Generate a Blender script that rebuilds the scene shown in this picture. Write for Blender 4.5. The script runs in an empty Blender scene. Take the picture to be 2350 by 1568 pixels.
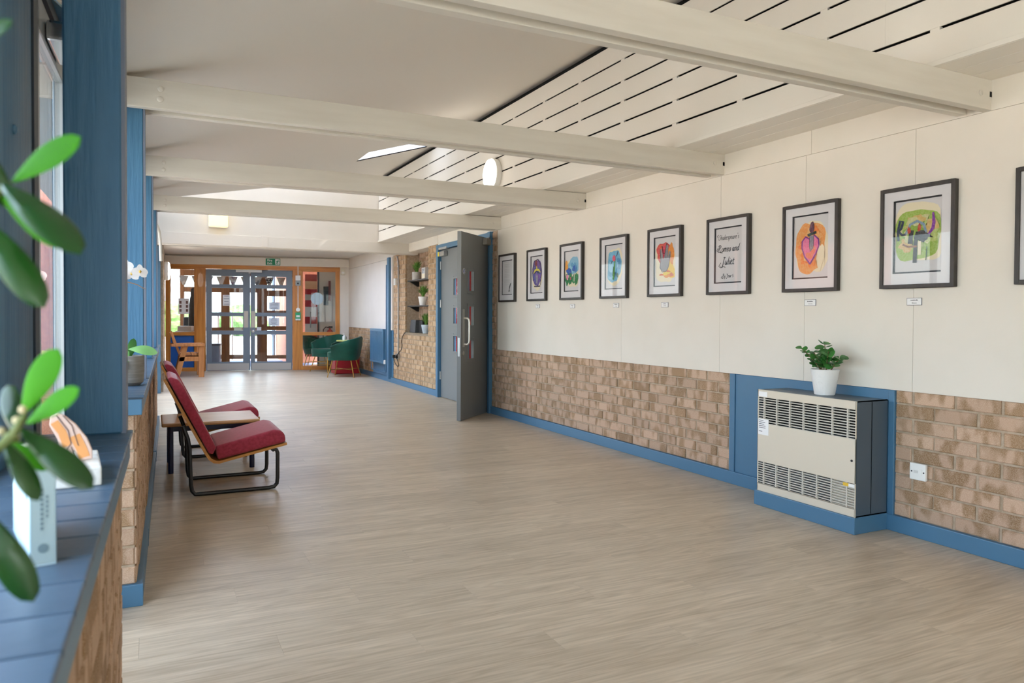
import bpy, bmesh, math, random
from mathutils import Matrix, Vector, noise
random.seed(7)
R = math.radians
scene = bpy.context.scene
col = scene.collection

# ------------------------------------------------------------------ camera
F_PX = 1690.0
yaw, pitch, roll = R(26.13), R(1.05), R(0.30)
CAM = Vector((0, 0, 1.138))
Fv = Vector((math.sin(yaw) * math.cos(pitch), math.cos(yaw) * math.cos(pitch), -math.sin(pitch)))
Rv = Vector((math.cos(yaw), -math.sin(yaw), 0))
Uv = Rv.cross(Fv)
R2 = Rv * math.cos(roll) + Uv * math.sin(roll)
U2 = Uv * math.cos(roll) - Rv * math.sin(roll)
cd = bpy.data.cameras.new('camera')
cam = bpy.data.objects.new('camera', cd)
col.objects.link(cam)
M = Matrix.Identity(4)
for i in range(3):
    M[i][0], M[i][1], M[i][2], M[i][3] = R2[i], U2[i], -Fv[i], CAM[i]
cam.matrix_world = M
cd.sensor_fit = 'HORIZONTAL'
cd.sensor_width = 36.0
cd.lens = 36.0 * F_PX / 2350.0
cd.shift_y = -27.5 / 2350.0
cd.clip_start = 0.02
cd.dof.use_dof = True
cd.dof.focus_distance = 5.0
cd.dof.aperture_fstop = 5.0
scene.camera = cam

# ------------------------------------------------------------------ world, sun, exposure
w = bpy.data.worlds.new('world')
scene.world = w
w.use_nodes = True
nt = w.node_tree
nt.nodes.clear()
wo = nt.nodes.new('ShaderNodeOutputWorld')
bg = nt.nodes.new('ShaderNodeBackground')
sky = nt.nodes.new('ShaderNodeTexSky')
sky.sky_type = 'NISHITA'
sky.sun_disc = False
sky.sun_elevation = R(48)
sky.sun_rotation = R(120)
sky.air_density = 1.0
sky.dust_density = 5.0
sky.ozone_density = 1.0
mix = nt.nodes.new('ShaderNodeMixRGB')
mix.blend_type = 'MIX'
mix.inputs[0].default_value = 0.55
mix.inputs[2].default_value = (2.45, 2.58, 2.76, 1)     # bright thin cloud over the blue
nt.links.new(sky.outputs[0], mix.inputs[1])
nt.links.new(mix.outputs[0], bg.inputs[0])
bg.inputs[1].default_value = 2.5
nt.links.new(bg.outputs[0], wo.inputs[0])
sd = bpy.data.lights.new('sun', 'SUN')
sd.energy = 15.0
sd.angle = R(2.0)
sd.color = (1.0, 0.97, 0.93)
sun = bpy.data.objects.new('sun', sd)
col.objects.link(sun)
sun.rotation_euler = Vector((-0.62, 0.30, -0.95)).to_track_quat('-Z', 'Y').to_euler()
scene.view_settings.view_transform = 'Standard'
scene.view_settings.look = 'None'
scene.view_settings.gamma = 1.0
scene.view_settings.use_curve_mapping = False
scene.view_settings.exposure = 0.38
scene.cycles.max_bounces = 14
scene.cycles.diffuse_bounces = 9
scene.cycles.transparent_max_bounces = 16
scene.cycles.caustics_reflective = False
scene.cycles.caustics_refractive = False
scene.cycles.use_denoising = True
scene.cycles.sample_clamp_indirect = 8.0


def portal(name, loc, normal, sx, sy):
    l = bpy.data.lights.new(name, 'AREA')
    l.shape = 'RECTANGLE'
    l.size, l.size_y = sx, sy
    l.cycles.is_portal = True
    o = bpy.data.objects.new(name, l)
    col.objects.link(o)
    o.location = loc
    # local -Z points along normal, local Y up
    n = Vector(normal).normalized()
    z = -n
    up = Vector((0, 0, 1))
    x = up.cross(z).normalized()
    y = z.cross(x)
    m = Matrix((x, y, z)).transposed().to_4x4()
    m.translation = Vector(loc)
    o.matrix_world = m
    return o


# ------------------------------------------------------------------ materials
def lin(h):
    if isinstance(h, str):
        h = h.lstrip('#')
        c = [int(h[i:i + 2], 16) / 255 for i in (0, 2, 4)]
    else:
        c = [v / 255 for v in h]
    return tuple(v / 12.92 if v <= 0.04045 else ((v + 0.055) / 1.055) ** 2.4 for v in c) + (1,)


class NT:
    def __init__(self, name):
        self.m = bpy.data.materials.new(name)
        self.m.use_nodes = True
        self.t = self.m.node_tree
        self.p = self.t.nodes['Principled BSDF']
        self.out = self.t.nodes['Material Output']

    def n(self, typ, **kw):
        nd = self.t.nodes.new(typ)
        for k, v in kw.items():
            if k.startswith('i_'):
                k = k[2:]
                nd.inputs[int(k) if k.isdigit() else k.replace('_', ' ')].default_value = v
            else:
                setattr(nd, k, v)
        return nd

    def l(self, a, b):
        self.t.links.new(a, b)


MATS = {}


def mat(name, c, rough=0.6, c2=None, scale=6.0, stretch=(1, 1, 1), detail=4.0, bump=0.0, bscale=None, metal=0.0, spec=0.5,
        coord='Object', var=0.0, contrast=(0.35, 0.65), sheen=0.0, coat=0.0, rnd=True):
    """principled surface; c2 = second colour mixed in by a stretched noise; var = per-object brightness variation"""
    if name in MATS:
        return MATS[name]
    k = NT(name)
    p = k.p
    p.inputs['Base Color'].default_value = lin(c)
    p.inputs['Roughness'].default_value = rough
    p.inputs['Metallic'].default_value = metal
    p.inputs['Specular IOR Level'].default_value = spec
    if sheen:
        p.inputs['Sheen Weight'].default_value = sheen
    if coat:
        p.inputs['Coat Weight'].default_value = coat
    tc = k.n('ShaderNodeTexCoord')
    mp = k.n('ShaderNodeMapping')
    mp.inputs['Scale'].default_value = stretch
    oi = k.n('ShaderNodeObjectInfo')
    src = tc.outputs[coord]
    if rnd:
        ad = k.n('ShaderNodeVectorMath', operation='MULTIPLY_ADD')
        cmb = k.n('ShaderNodeCombineXYZ')
        for i in range(3):
            k.l(oi.outputs['Random'], cmb.inputs[i])
        ad.inputs[1].default_value = (37.0, 19.0, 53.0)
        k.l(cmb.outputs[0], ad.inputs[0])
        k.l(src, ad.inputs[2])
        src = ad.outputs[0]
    k.l(src, mp.inputs[0])
    colour = None
    if c2 is not None:
        nz = k.n('ShaderNodeTexNoise')
        nz.inputs['Scale'].default_value = scale
        nz.inputs['Detail'].default_value = detail
        k.l(mp.outputs[0], nz.inputs['Vector'])
        rp = k.n('ShaderNodeValToRGB')
        rp.color_ramp.elements[0].position, rp.color_ramp.elements[1].position = contrast
        rp.color_ramp.elements[0].color = lin(c)
        rp.color_ramp.elements[1].color = lin(c2)
        k.l(nz.outputs['Fac'], rp.inputs[0])
        colour = rp.outputs[0]
    if var:
        hs = k.n('ShaderNodeHueSaturation')
        mr = k.n('ShaderNodeMapRange')
        mr.inputs['To Min'].default_value, mr.inputs['To Max'].default_value = 1 - var, 1 + var
        k.l(oi.outputs['Random'], mr.inputs[0])
        k.l(mr.outputs[0], hs.inputs['Value'])
        if colour:
            k.l(colour, hs.inputs['Color'])
        else:
            hs.inputs['Color'].default_value = lin(c)
        colour = hs.outputs[0]
    if colour:
        k.l(colour, p.inputs['Base Color'])
    if bump:
        nb = k.n('ShaderNodeTexNoise')
        nb.inputs['Scale'].default_value = bscale or scale * 4
        nb.inputs['Detail'].default_value = 5.0
        k.l(mp.outputs[0], nb.inputs['Vector'])
        bp = k.n('ShaderNodeBump')
        bp.inputs['Strength'].default_value = bump
        bp.inputs['Distance'].default_value = 0.01
        k.l(nb.outputs['Fac'], bp.inputs['Height'])
        k.l(bp.outputs[0], p.inputs['Normal'])
    MATS[name] = k.m
    return k.m


def emit(name, c, strength, base=None):
    if name in MATS:
        return MATS[name]
    k = NT(name)
    k.p.inputs['Base Color'].default_value = lin(base or c)
    k.p.inputs['Emission Color'].default_value = lin(c)
    k.p.inputs['Emission Strength'].default_value = strength
    MATS[name] = k.m
    return k.m


def glass(name, tint='f4f8f8', refl=1.0, rough=0.0):
    """thin pane: clear transmission plus Fresnel mirror"""
    if name in MATS:
        return MATS[name]
    k = NT(name)
    k.t.nodes.remove(k.p)
    tr = k.n('ShaderNodeBsdfTransparent')
    tr.inputs[0].default_value = lin(tint)
    gl = k.n('ShaderNodeBsdfGlossy')
    gl.inputs['Roughness'].default_value = rough
    lw = k.n('ShaderNodeLayerWeight')           # Schlick: same from either side of the pane
    lw.inputs['Blend'].default_value = 0.5
    fr = k.n('ShaderNodeMath', operation='POWER')
    fr.inputs[1].default_value = 5.0
    k.l(lw.outputs['Facing'], fr.inputs[0])
    mu = k.n('ShaderNodeMath', operation='MULTIPLY_ADD')
    mu.inputs[1].default_value = 0.9 * refl
    mu.inputs[2].default_value = 0.035 * refl
    k.l(fr.outputs[0], mu.inputs[0])
    mx = k.n('ShaderNodeMixShader')
    k.l(mu.outputs[0], mx.inputs[0])
    k.l(tr.outputs[0], mx.inputs[1])
    k.l(gl.outputs[0], mx.inputs[2])
    k.l(mx.outputs[0], k.out.inputs[0])
    MATS[name] = k.m
    return k.m


def opal(name, c='ffffff'):
    if name in MATS:
        return MATS[name]
    k = NT(name)
    k.t.nodes.remove(k.p)
    a = k.n('ShaderNodeBsdfTranslucent')
    a.inputs[0].default_value = lin(c)
    k.l(a.outputs[0], k.out.inputs[0])
    MATS[name] = k.m
    return k.m


def brick_mat(name, base, dark, pale):
    """rough tan brick: own tone per brick, broad darker blotches with soft upright edges, grit"""
    k = NT(name)
    tc = k.n('ShaderNodeTexCoord')
    oi = k.n('ShaderNodeObjectInfo')
    cmb = k.n('ShaderNodeCombineXYZ')
    for i in range(3):
        k.l(oi.outputs['Random'], cmb.inputs[i])
    ad = k.n('ShaderNodeVectorMath', operation='MULTIPLY_ADD')
    ad.inputs[1].default_value = (41.0, 13.0, 67.0)
    k.l(cmb.outputs[0], ad.inputs[0])
    k.l(tc.outputs['Object'], ad.inputs[2])
    mp = k.n('ShaderNodeMapping')
    mp.inputs['Scale'].default_value = (1, 1, 0.45)
    k.l(ad.outputs[0], mp.inputs[0])
    n1 = k.n('ShaderNodeTexNoise')
    n1.inputs['Scale'].default_value = 14.0
    n1.inputs['Detail'].default_value = 1.5
    k.l(mp.outputs[0], n1.inputs['Vector'])
    r1 = k.n('ShaderNodeValToRGB')
    r1.color_ramp.elements[0].position, r1.color_ramp.elements[1].position = 0.47, 0.60
    r1.color_ramp.elements[0].color, r1.color_ramp.elements[1].color = lin(base), lin(dark)
    k.l(n1.outputs['Fac'], r1.inputs[0])
    n2 = k.n('ShaderNodeTexNoise')
    n2.inputs['Scale'].default_value = 330.0
    n2.inputs['Detail'].default_value = 2.0
    k.l(ad.outputs[0], n2.inputs['Vector'])
    r2 = k.n('ShaderNodeValToRGB')
    r2.color_ramp.elements[0].position, r2.color_ramp.elements[1].position = 0.42, 0.75
    r2.color_ramp.elements[0].color, r2.color_ramp.elements[1].color = (0, 0, 0, 1), (1, 1, 1, 1)
    k.l(n2.outputs['Fac'], r2.inputs[0])
    mx = k.n('ShaderNodeMixRGB')
    mx.inputs[2].default_value = lin(pale)
    mm = k.n('ShaderNodeMath', operation='MULTIPLY')
    mm.inputs[1].default_value = 0.55
    k.l(r2.outputs[0], mm.inputs[0])
    k.l(mm.outputs[0], mx.inputs[0])
    k.l(r1.outputs[0], mx.inputs[1])
    hs = k.n('ShaderNodeHueSaturation')
    mr = k.n('ShaderNodeMapRange')
    mr.inputs['To Min'].default_value, mr.inputs['To Max'].default_value = 0.88, 1.10
    k.l(oi.outputs['Random'], mr.inputs[0])
    k.l(mr.outputs[0], hs.inputs['Value'])
    k.l(mx.outputs[0], hs.inputs['Color'])
    k.l(hs.outputs[0], k.p.inputs['Base Color'])
    k.p.inputs['Roughness'].default_value = 0.9
    bp = k.n('ShaderNodeBump')
    bp.inputs['Strength'].default_value = 0.35
    bp.inputs['Distance'].default_value = 0.003
    k.l(n2.outputs['Fac'], bp.inputs['Height'])
    k.l(bp.outputs[0], k.p.inputs['Normal'])
    return k.m


def floor_mat(name, planks):
    """washed oak vinyl: long grain along X with cathedral figure; planks=True adds plank joints for the far field"""
    k = NT(name)
    tc = k.n('ShaderNodeTexCoord')
    oi = k.n('ShaderNodeObjectInfo')
    cmb = k.n('ShaderNodeCombineXYZ')
    for i in range(3):
        k.l(oi.outputs['Random'], cmb.inputs[i])
    ad = k.n('ShaderNodeVectorMath', operation='MULTIPLY_ADD')
    ad.inputs[1].default_value = (31.0, 17.0, 0.0)
    k.l(cmb.outputs[0], ad.inputs[0])
    k.l(tc.outputs['Object'], ad.inputs[2])
    base = ad.outputs[0]
    # cathedral figure: rings distorted by stretched noise
    m1 = k.n('ShaderNodeMapping')
    m1.inputs['Scale'].default_value = (0.9, 7.0, 1)
    k.l(base, m1.inputs[0])
    n0 = k.n('ShaderNodeTexNoise')
    n0.inputs['Scale'].default_value = 1.3
    n0.inputs['Detail'].default_value = 2.0
    k.l(m1.outputs[0], n0.inputs['Vector'])
    mul = k.n('ShaderNodeMath', operation='MULTIPLY')
    mul.inputs[1].default_value = 26.0
    k.l(n0.outputs['Fac'], mul.inputs[0])
    sn = k.n('ShaderNodeMath', operation='SINE')
    mul2 = k.n('ShaderNodeMath', operation='MULTIPLY')
    mul2.inputs[1].default_value = 2.6
    k.l(mul.outputs[0], mul2.inputs[0])
    k.l(mul2.outputs[0], sn.inputs[0])
    # fine fibres
    m2 = k.n('ShaderNodeMapping')
    m2.inputs['Scale'].default_value = (2.2, 95.0, 1)
    k.l(base, m2.inputs[0])
    n2 = k.n('ShaderNodeTexNoise')
    n2.inputs['Scale'].default_value = 1.0
    n2.inputs['Detail'].default_value = 5.0
    k.l(m2.outputs[0], n2.inputs['Vector'])
    # broad tone
    m3 = k.n('ShaderNodeMapping')
    m3.inputs['Scale'].default_value = (0.7, 6.0, 1)
    k.l(base, m3.inputs[0])
    n3 = k.n('ShaderNodeTexNoise')
    n3.inputs['Scale'].default_value = 2.0
    n3.inputs['Detail'].default_value = 3.0
    k.l(m3.outputs[0], n3.inputs['Vector'])
    rp = k.n('ShaderNodeValToRGB')
    e = rp.color_ramp.elements
    e[0].position, e[1].position = 0.28, 0.74
    e[0].color, e[1].color = lin('a7967f'), lin('d8c8b2')
    sm = k.n('ShaderNodeMath', operation='MULTIPLY_ADD')
    sm.inputs[1].default_value = 0.055
    k.l(sn.outputs[0], sm.inputs[0])
    a2 = k.n('ShaderNodeMath', operation='MULTIPLY_ADD')
    a2.inputs[1].default_value = 0.55
    k.l(n2.outputs['Fac'], a2.inputs[0])
    a3 = k.n('ShaderNodeMath', operation='MULTIPLY')
    a3.inputs[1].default_value = 0.45
    k.l(n3.outputs['Fac'], a3.inputs[0])
    k.l(a3.outputs[0], a2.inputs[2])
    k.l(a2.outputs[0], sm.inputs[2])
    k.l(sm.outputs[0], rp.inputs[0])
    hs = k.n('ShaderNodeHueSaturation')
    k.l(rp.outputs[0], hs.inputs['Color'])
    if planks:
        br = k.n('ShaderNodeTexBrick')
        br.inputs['Color1'].default_value = (0.93, 0.93, 0.93, 1)
        br.inputs['Color2'].default_value = (1.07, 1.07, 1.07, 1)
        br.inputs['Mortar'].default_value = (0.85, 0.85, 0.85, 1)
        br.inputs['Scale'].default_value = 1.0
        br.inputs['Mortar Size'].default_value = 0.0015
        br.inputs['Brick Width'].default_value = 1.22
        br.inputs['Row Height'].default_value = 0.18
        k.l(tc.outputs['Object'], br.inputs['Vector'])
        k.l(br.outputs['Color'], hs.inputs['Value'])
    else:
        mr = k.n('ShaderNodeMapRange')
        mr.inputs['To Min'].default_value, mr.inputs['To Max'].default_value = 0.94, 1.06
        k.l(oi.outputs['Random'], mr.inputs[0])
        k.l(mr.outputs[0], hs.inputs['Value'])
    k.l(hs.outputs[0], k.p.inputs['Base Color'])
    k.p.inputs['Roughness'].default_value = 0.36
    k.p.inputs['Specular IOR Level'].default_value = 0.45
    bp = k.n('ShaderNodeBump')
    bp.inputs['Strength'].default_value = 0.06
    bp.inputs['Distance'].default_value = 0.002
    k.l(n2.outputs['Fac'], bp.inputs['Height'])
    k.l(bp.outputs[0], k.p.inputs['Normal'])
    return k.m


WALL = mat('wall_paint', 'e4ddd2', 0.7, 'e0d9cd', 3, bump=0.03, bscale=90)
CEIL = mat('ceiling_paint', 'dfdad2', 0.75)
BEAM = mat('beam_paint', 'dbd6cc', 0.55, 'd3cdc2', 4, (0.4, 4, 4), bump=0.08, bscale=14)
BOARD = mat('board_paint', 'e9e4db', 0.55)
DARK = mat('void_black', '0a0a0a', 0.9)
BLUE = mat('blue_paint', '4a7696', 0.42, '426d8d', 3, (6, 6, 0.5), bump=0.4, bscale=9, spec=0.3)
BLUEP = mat('blue_paint_plain', '4a7696', 0.4, bump=0.03, bscale=30)
DGREY = mat('door_grey', '777a7b', 0.42, bump=0.02, bscale=60)
DGREY2 = mat('door_grey_blue', '707d8b', 0.42)
PINE = mat('pine_upright', 'cc8a3e', 0.4, 'b4712e', 5, (5, 5, 0.35), coat=0.2)
PINEH = mat('pine_level', 'cc8a3e', 0.4, 'b4712e', 5, (0.35, 5, 5), coat=0.2)
TEAKV = mat('bench_wood_upright', 'c08550', 0.55, 'a56b3a', 6, (6, 6, 0.4))
STEEL = mat('steel', 'b8b8b6', 0.35, metal=0.85)
PLATE = mat('kick_plate', 'b6b4b0', 0.5, metal=0.3)
CHROME = mat('chrome', 'd8d8d8', 0.15, metal=1.0)
BLACK = mat('black_plastic', '141414', 0.5)
WHITEP = mat('white_plastic', 'efeeea', 0.35)
PAPER = mat('paper', 'eeedec', 0.8)
INK = mat('ink', '2b2b30', 0.8)
GLASS = glass('clear_glass')
PGLASS = glass('picture_glass', 'fbfbfb', 0.5, 0.01)
MORTAR = mat('mortar', 'bcaa95', 0.95, 'a8957e', 30, bump=0.3, bscale=150)
BRICK = brick_mat('brick_tan', 'bb9c84', '90704f', 'dcc5ae')
BRICK2 = brick_mat('brick_buff', 'b99b7a', '957450', 'd6bd9c')
FLOORN = floor_mat('oak_vinyl', False)
FLOORF = floor_mat('oak_vinyl_far', True)
RED = mat('red_weave', 'a83247', 0.85, '96283b', 60, sheen=0.3, bump=0.1, bscale=300)
VELVET = mat('green_velvet', '07513f', 0.6, '053f31', 5, sheen=0.15, spec=0.3)
BRASS = mat('brass', 'c39a4c', 0.3, metal=0.9)
TUBE = mat('black_tube', '1c1a1a', 0.35)
NAVY = mat('navy_tube', '151c40', 0.35)
PLY = mat('ply', 'c98f45', 0.45, 'b97e38', 8, (1, 1, 8))
BEECH = mat('beech_top', 'c79a68', 0.33, 'bb8c58', 5, (0.6, 6, 6))
LEAF = mat('leaf_green', '2f6b2a', 0.4, '3f7f35', 9, var=0.2)
JADE = mat('jade_leaf_backlit', '3c8200', 0.6, '2f6e00', 8, var=0.1, spec=0.15)  # window backlight put into this brighter leaf green
JADED = mat('jade_leaf_unlit', '1f4d18', 0.28, '143810', 8, var=0.15)  # darker copy of the leaf green, for leaves without the backlight


# ------------------------------------------------------------------ mesh builder
class MB:
    def __init__(self, M=None):
        self.v, self.f, self.mi = [], [], []
        self.M = M

    def add(self, vs, fs, mi=0):
        o = len(self.v)
        if self.M is not None:
            vs = [self.M @ Vector(p) for p in vs]
        self.v += [tuple(p) for p in vs]
        self.f += [tuple(i + o for i in f) for f in fs]
        self.mi += [mi] * len(fs)
        return self

    def box(self, lo, hi, mi=0, M=None):
        x0, y0, z0 = lo
        x1, y1, z1 = hi
        vs = [Vector(p) for p in ((x0, y0, z0), (x1, y0, z0), (x1, y1, z0), (x0, y1, z0), (x0, y0, z1), (x1, y0, z1), (x1, y1, z1), (x0, y1, z1))]
        if M is not None:
            vs = [M @ p for p in vs]
        return self.add(vs, [(0, 3, 2, 1), (4, 5, 6, 7), (0, 1, 5, 4), (1, 2, 6, 5), (2, 3, 7, 6), (3, 0, 4, 7)], mi)

    def prism(self, pts, d, mi=0):
        """pts: ring of 3-D points; d: extrusion vector"""
        n = len(pts)
        d = Vector(d)
        vs = [Vector(p) for p in pts] + [Vector(p) + d for p in pts]
        fs = [tuple(range(n))[::-1], tuple(range(n, 2 * n))] + [(i, (i + 1) % n, n + (i + 1) % n, n + i) for i in range(n)]
        return self.add(vs, fs, mi)

    def quad(self, a, b, c, d, mi=0):
        return self.add([a, b, c, d], [(0, 1, 2, 3)], mi)

    def tube(self, pts, r, n=10, mi=0, cap=True):
        pts = [Vector(p) for p in pts]
        rs = r if isinstance(r, (list, tuple)) else [r] * len(pts)
        vs, fs = [], []
        t = (pts[1] - pts[0]).normalized()
        a = t.orthogonal().normalized()
        for i, p in enumerate(pts):
            if i == 0:
                t = (pts[1] - pts[0])
            elif i == len(pts) - 1:
                t = (pts[-1] - pts[-2])
            else:
                t = (pts[i + 1] - p).normalized() + (p - pts[i - 1]).normalized()
            t = t.normalized()
            a = (a - t * a.dot(t)).normalized()
            b = t.cross(a)
            for k in range(n):
                an = 2 * math.pi * k / n
                vs.append(p + (a * math.cos(an) + b * math.sin(an)) * rs[i])
        for i in range(len(pts) - 1):
            for k in range(n):
                k2 = (k + 1) % n
                fs.append((i * n + k, i * n + k2, (i + 1) * n + k2, (i + 1) * n + k))
        if cap:
            fs.append(tuple(range(n))[::-1])
            fs.append(tuple(range((len(pts) - 1) * n, len(pts) * n)))
        return self.add(vs, fs, mi)

    def lathe(self, prof, n=28, c=(0, 0, 0), axis='z', mi=0):
        vs, fs = [], []
        for (r, h) in prof:
            for k in range(n):
                an = 2 * math.pi * k / n
                x, y = r * math.cos(an), r * math.sin(an)
                p = {'z': (x, y, h), 'y': (x, h, y), 'x': (h, x, y)}[axis]
                vs.append((p[0] + c[0], p[1] + c[1], p[2] + c[2]))
        for i in range(len(prof) - 1):
            for k in range(n):
                k2 = (k + 1) % n
                q = (i * n + k, i * n + k2, (i + 1) * n + k2, (i + 1) * n + k)
                fs.append(q if axis != 'y' else q[::-1])
        if prof[0][0] > 1e-5:
            fs.append(tuple(range(n))[::-1])
        if prof[-1][0] > 1e-5:
            fs.append(tuple(range((len(prof) - 1) * n, len(prof) * n)))
        return self.add(vs, fs, mi)

    def mesh(self, name, mats, smooth=False, bevel=0.0, seg=2):
        me = bpy.data.meshes.new(name)
        me.from_pydata(self.v, [], self.f)
        for m in (mats if isinstance(mats, (list, tuple)) else [mats]):
            me.materials.append(m)
        me.polygons.foreach_set('material_index', self.mi)
        if bevel:
            bm = bmesh.new()
            bm.from_mesh(me)
            bmesh.ops.remove_doubles(bm, verts=bm.verts, dist=1e-6)
            bmesh.ops.recalc_face_normals(bm, faces=bm.faces)
            ed = [e for e in bm.edges if len(e.link_faces) == 2 and e.calc_face_angle(0) > R(30)]
            bmesh.ops.bevel(bm, geom=ed, offset=bevel, segments=seg, affect='EDGES', profile=0.6, clamp_overlap=True)
            bm.to_mesh(me)
            bm.free()
        else:
            bm = bmesh.new()
            bm.from_mesh(me)
            bmesh.ops.recalc_face_normals(bm, faces=bm.faces)
            bm.to_mesh(me)
            bm.free()
        if smooth:
            for p in me.polygons:
                p.use_smooth = True
            if hasattr(me, 'set_sharp_from_angle'):
                me.set_sharp_from_angle(angle=R(40))
        me.update()
        return me

    def build(self, name, mats, parent=None, smooth=False, bevel=0.0, seg=2):
        return link(name, self.mesh(name, mats, smooth, bevel, seg), parent)


def link(name, me, parent=None, loc=None, rz=None):
    o = bpy.data.objects.new(name, me)
    col.objects.link(o)
    o.parent = parent
    if loc is not None:
        o.location = loc
    if rz is not None:
        o.rotation_euler = (0, 0, rz)
    return o


def tag(o, label, cat=None, group=None, kind=None):
    o['label'] = label
    if cat:
        o['category'] = cat
    if group:
        o['group'] = group
    if kind:
        o['kind'] = kind
    return o


def thing(name, label, cat, loc=(0, 0, 0), rz=0.0, group=None):
    o = bpy.data.objects.new(name, None)
    o.empty_display_size = 0.1
    col.objects.link(o)
    o.location = loc
    o.rotation_euler = (0, 0, rz)
    return tag(o, label, cat, group)


def struct(o, label=None):
    o['kind'] = 'structure'
    if label:
        o['label'] = label
    return o


def sempty(name, label, loc=(0, 0, 0), rz=0.0):
    o = bpy.data.objects.new(name, None)
    o.empty_display_size = 0.1
    col.objects.link(o)
    o.location = loc
    o.rotation_euler = (0, 0, rz)
    o['kind'] = 'structure'
    o['label'] = label
    return o


def B(lo, hi, M=None):
    return MB(M).box(lo, hi)


def text_mesh(name, txt, size, mat_, parent, loc, rx=R(90), shear=0.0, align='CENTER', ext=0.0004, bold=0.0):
    cu = bpy.data.curves.new(name, 'FONT')
    cu.body = txt
    cu.size = size
    cu.align_x = align
    cu.shear = shear
    cu.extrude = ext
    cu.offset = bold
    cu.resolution_u = 4
    t = bpy.data.objects.new(name, cu)
    col.objects.link(t)
    dg = bpy.context.evaluated_depsgraph_get()
    me = bpy.data.meshes.new_from_object(t.evaluated_get(dg))
    bpy.data.objects.remove(t)
    me.materials.clear()
    me.materials.append(mat_)
    o = link(name, me, parent, loc)
    o.rotation_euler = (rx, 0, 0)
    return o


# ------------------------------------------------------------------ frames of reference
XS0, XSL = -0.0915, 0.0211           # line of the window-sill edge: X = XS0 + XSL * Y
LA = -math.atan(XSL)
ML = Matrix.Translation((XS0, 0, 0)) @ Matrix.Rotation(LA, 4, 'Z')      # local: x<0 towards the glass, y along the wall
XR = 3.57                            # near right wall face
FR_O, FR_A = Vector((3.742, 15.45, 0)), R(-91.21)                      # far right wall: x from far corner towards camera, y into wall
MFR = Matrix.Translation(FR_O) @ Matrix.Rotation(FR_A, 4, 'Z')
BK_O, BK_A = Vector((1.0, 16.0, 0)), R(-11.86)                         # end screen with the doors
MBK = Matrix.Translation(BK_O) @ Matrix.Rotation(BK_A, 4, 'Z')


def xs(y):
    return XS0 + XSL * y


# ------------------------------------------------------------------ floor
fl = struct(MB().box((-0.6, -6.2, -0.12), (4.3, 17.0, -0.006)).box((-0.6, 7.56, -0.006), (4.3, 17.0, 0.0)).box((-0.6, -6.2, -0.006), (4.3, 0.9, 0.0)).build('floor', FLOORF), 'pale washed-oak plank floor running across the corridor')
PW, PL = 0.18, 1.22
bm_p = {}


def plank_mesh(length):
    key = round(length, 3)
    if key not in bm_p:
        c = 0.0005
        L, W, H = length - 0.0003, PW - 0.0003, 0.006
        m = MB()
        vs = [(0, 0, 0), (L, 0, 0), (L, W, 0), (0, W, 0), (0, 0, H - c), (L, 0, H - c), (L, W, H - c), (0, W, H - c), (c, c, H), (L - c, c, H), (L - c, W - c, H), (c, W - c, H)]
        m.add(vs, [(0, 1, 5, 4), (1, 2, 6, 5), (2, 3, 7, 6), (3, 0, 4, 7), (4, 5, 9, 8), (5, 6, 10, 9), (6, 7, 11, 10), (7, 4, 8, 11), (8, 9, 10, 11)])
        bm_p[key] = m.mesh('plank', FLOORN)
    return bm_p[key]


row = 0
y = 0.9
while y < 7.55:
    x = -0.55 + (-(row * 0.437) % PL) - PL
    while x < 3.7:
        x0, x1 = max(x, -0.5), min(x + PL, 3.7)
        if x1 - x0 > 0.05:
            link('plank', plank_mesh(x1 - x0), fl, (x0, y, -0.006))
        x += PL
    y += PW
    row += 1


# ------------------------------------------------------------------ brickwork
BL, BH, BD, BJ = 0.215, 0.065, 0.03, 0.010


def brick_mesh(length, matl):
    key = (round(length, 3), matl.name)
    if key not in bm_p:
        c = 0.004
        L, H, D = length, BH, BD
        m = MB()
        vs = [(0, D, 0), (L, D, 0), (L, D, H), (0, D, H), (0, c, 0), (L, c, 0), (L, c, H), (0, c, H), (c, 0, c), (L - c, 0, c), (L - c, 0, H - c), (c, 0, H - c)]
        m.add(vs, [(0, 4, 5, 1), (1, 5, 6, 2), (2, 6, 7, 3), (3, 7, 4, 0), (4, 8, 9, 5), (5, 9, 10, 6), (6, 10, 11, 7), (7, 11, 8, 4), (8, 11, 10, 9)])
        bm_p[key] = m.mesh('brick', matl)
    return bm_p[key]


def bricks(parent, M, x0, x1, z0, z1, matl=BRICK, skip=None, off=0.0, step=0.225):
    """stretcher bond on the local plane y=0 (faces -y); bricks are objects of their own"""
    rot = M.to_euler().z
    zc, r = z0, 0
    rnd = random.Random(int(abs(x0) * 100 + z1 * 10))
    while zc < z1 - 0.02:
        x = x0 - (0.1125 if r % 2 else 0.0) - off
        while x < x1 - 0.01:
            a, b = max(x, x0), min(x + BL, x1)
            if skip:
                for (sx0, sx1, sz0, sz1) in skip:
                    if zc + 0.06 > sz0 and zc < sz1 - 0.01:
                        if a < sx1 and b > sx0:
                            if a < sx0 - 0.03:
                                b = min(b, sx0)
                            elif b > sx1 + 0.03:
                                a = max(a, sx1)
                            else:
                                b = a
            if b - a > 0.025:
                p = M @ Vector((a, rnd.uniform(-0.002, 0.002), zc))
                o = link('brick', brick_mesh(round(b - a, 2), matl), parent, p, rot)
                if zc + BH > z1 + 0.004:
                    o.scale = (1, 1, max(0.1, (z1 - zc) / BH))
            x += step
        zc += 0.075
        r += 1


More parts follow.
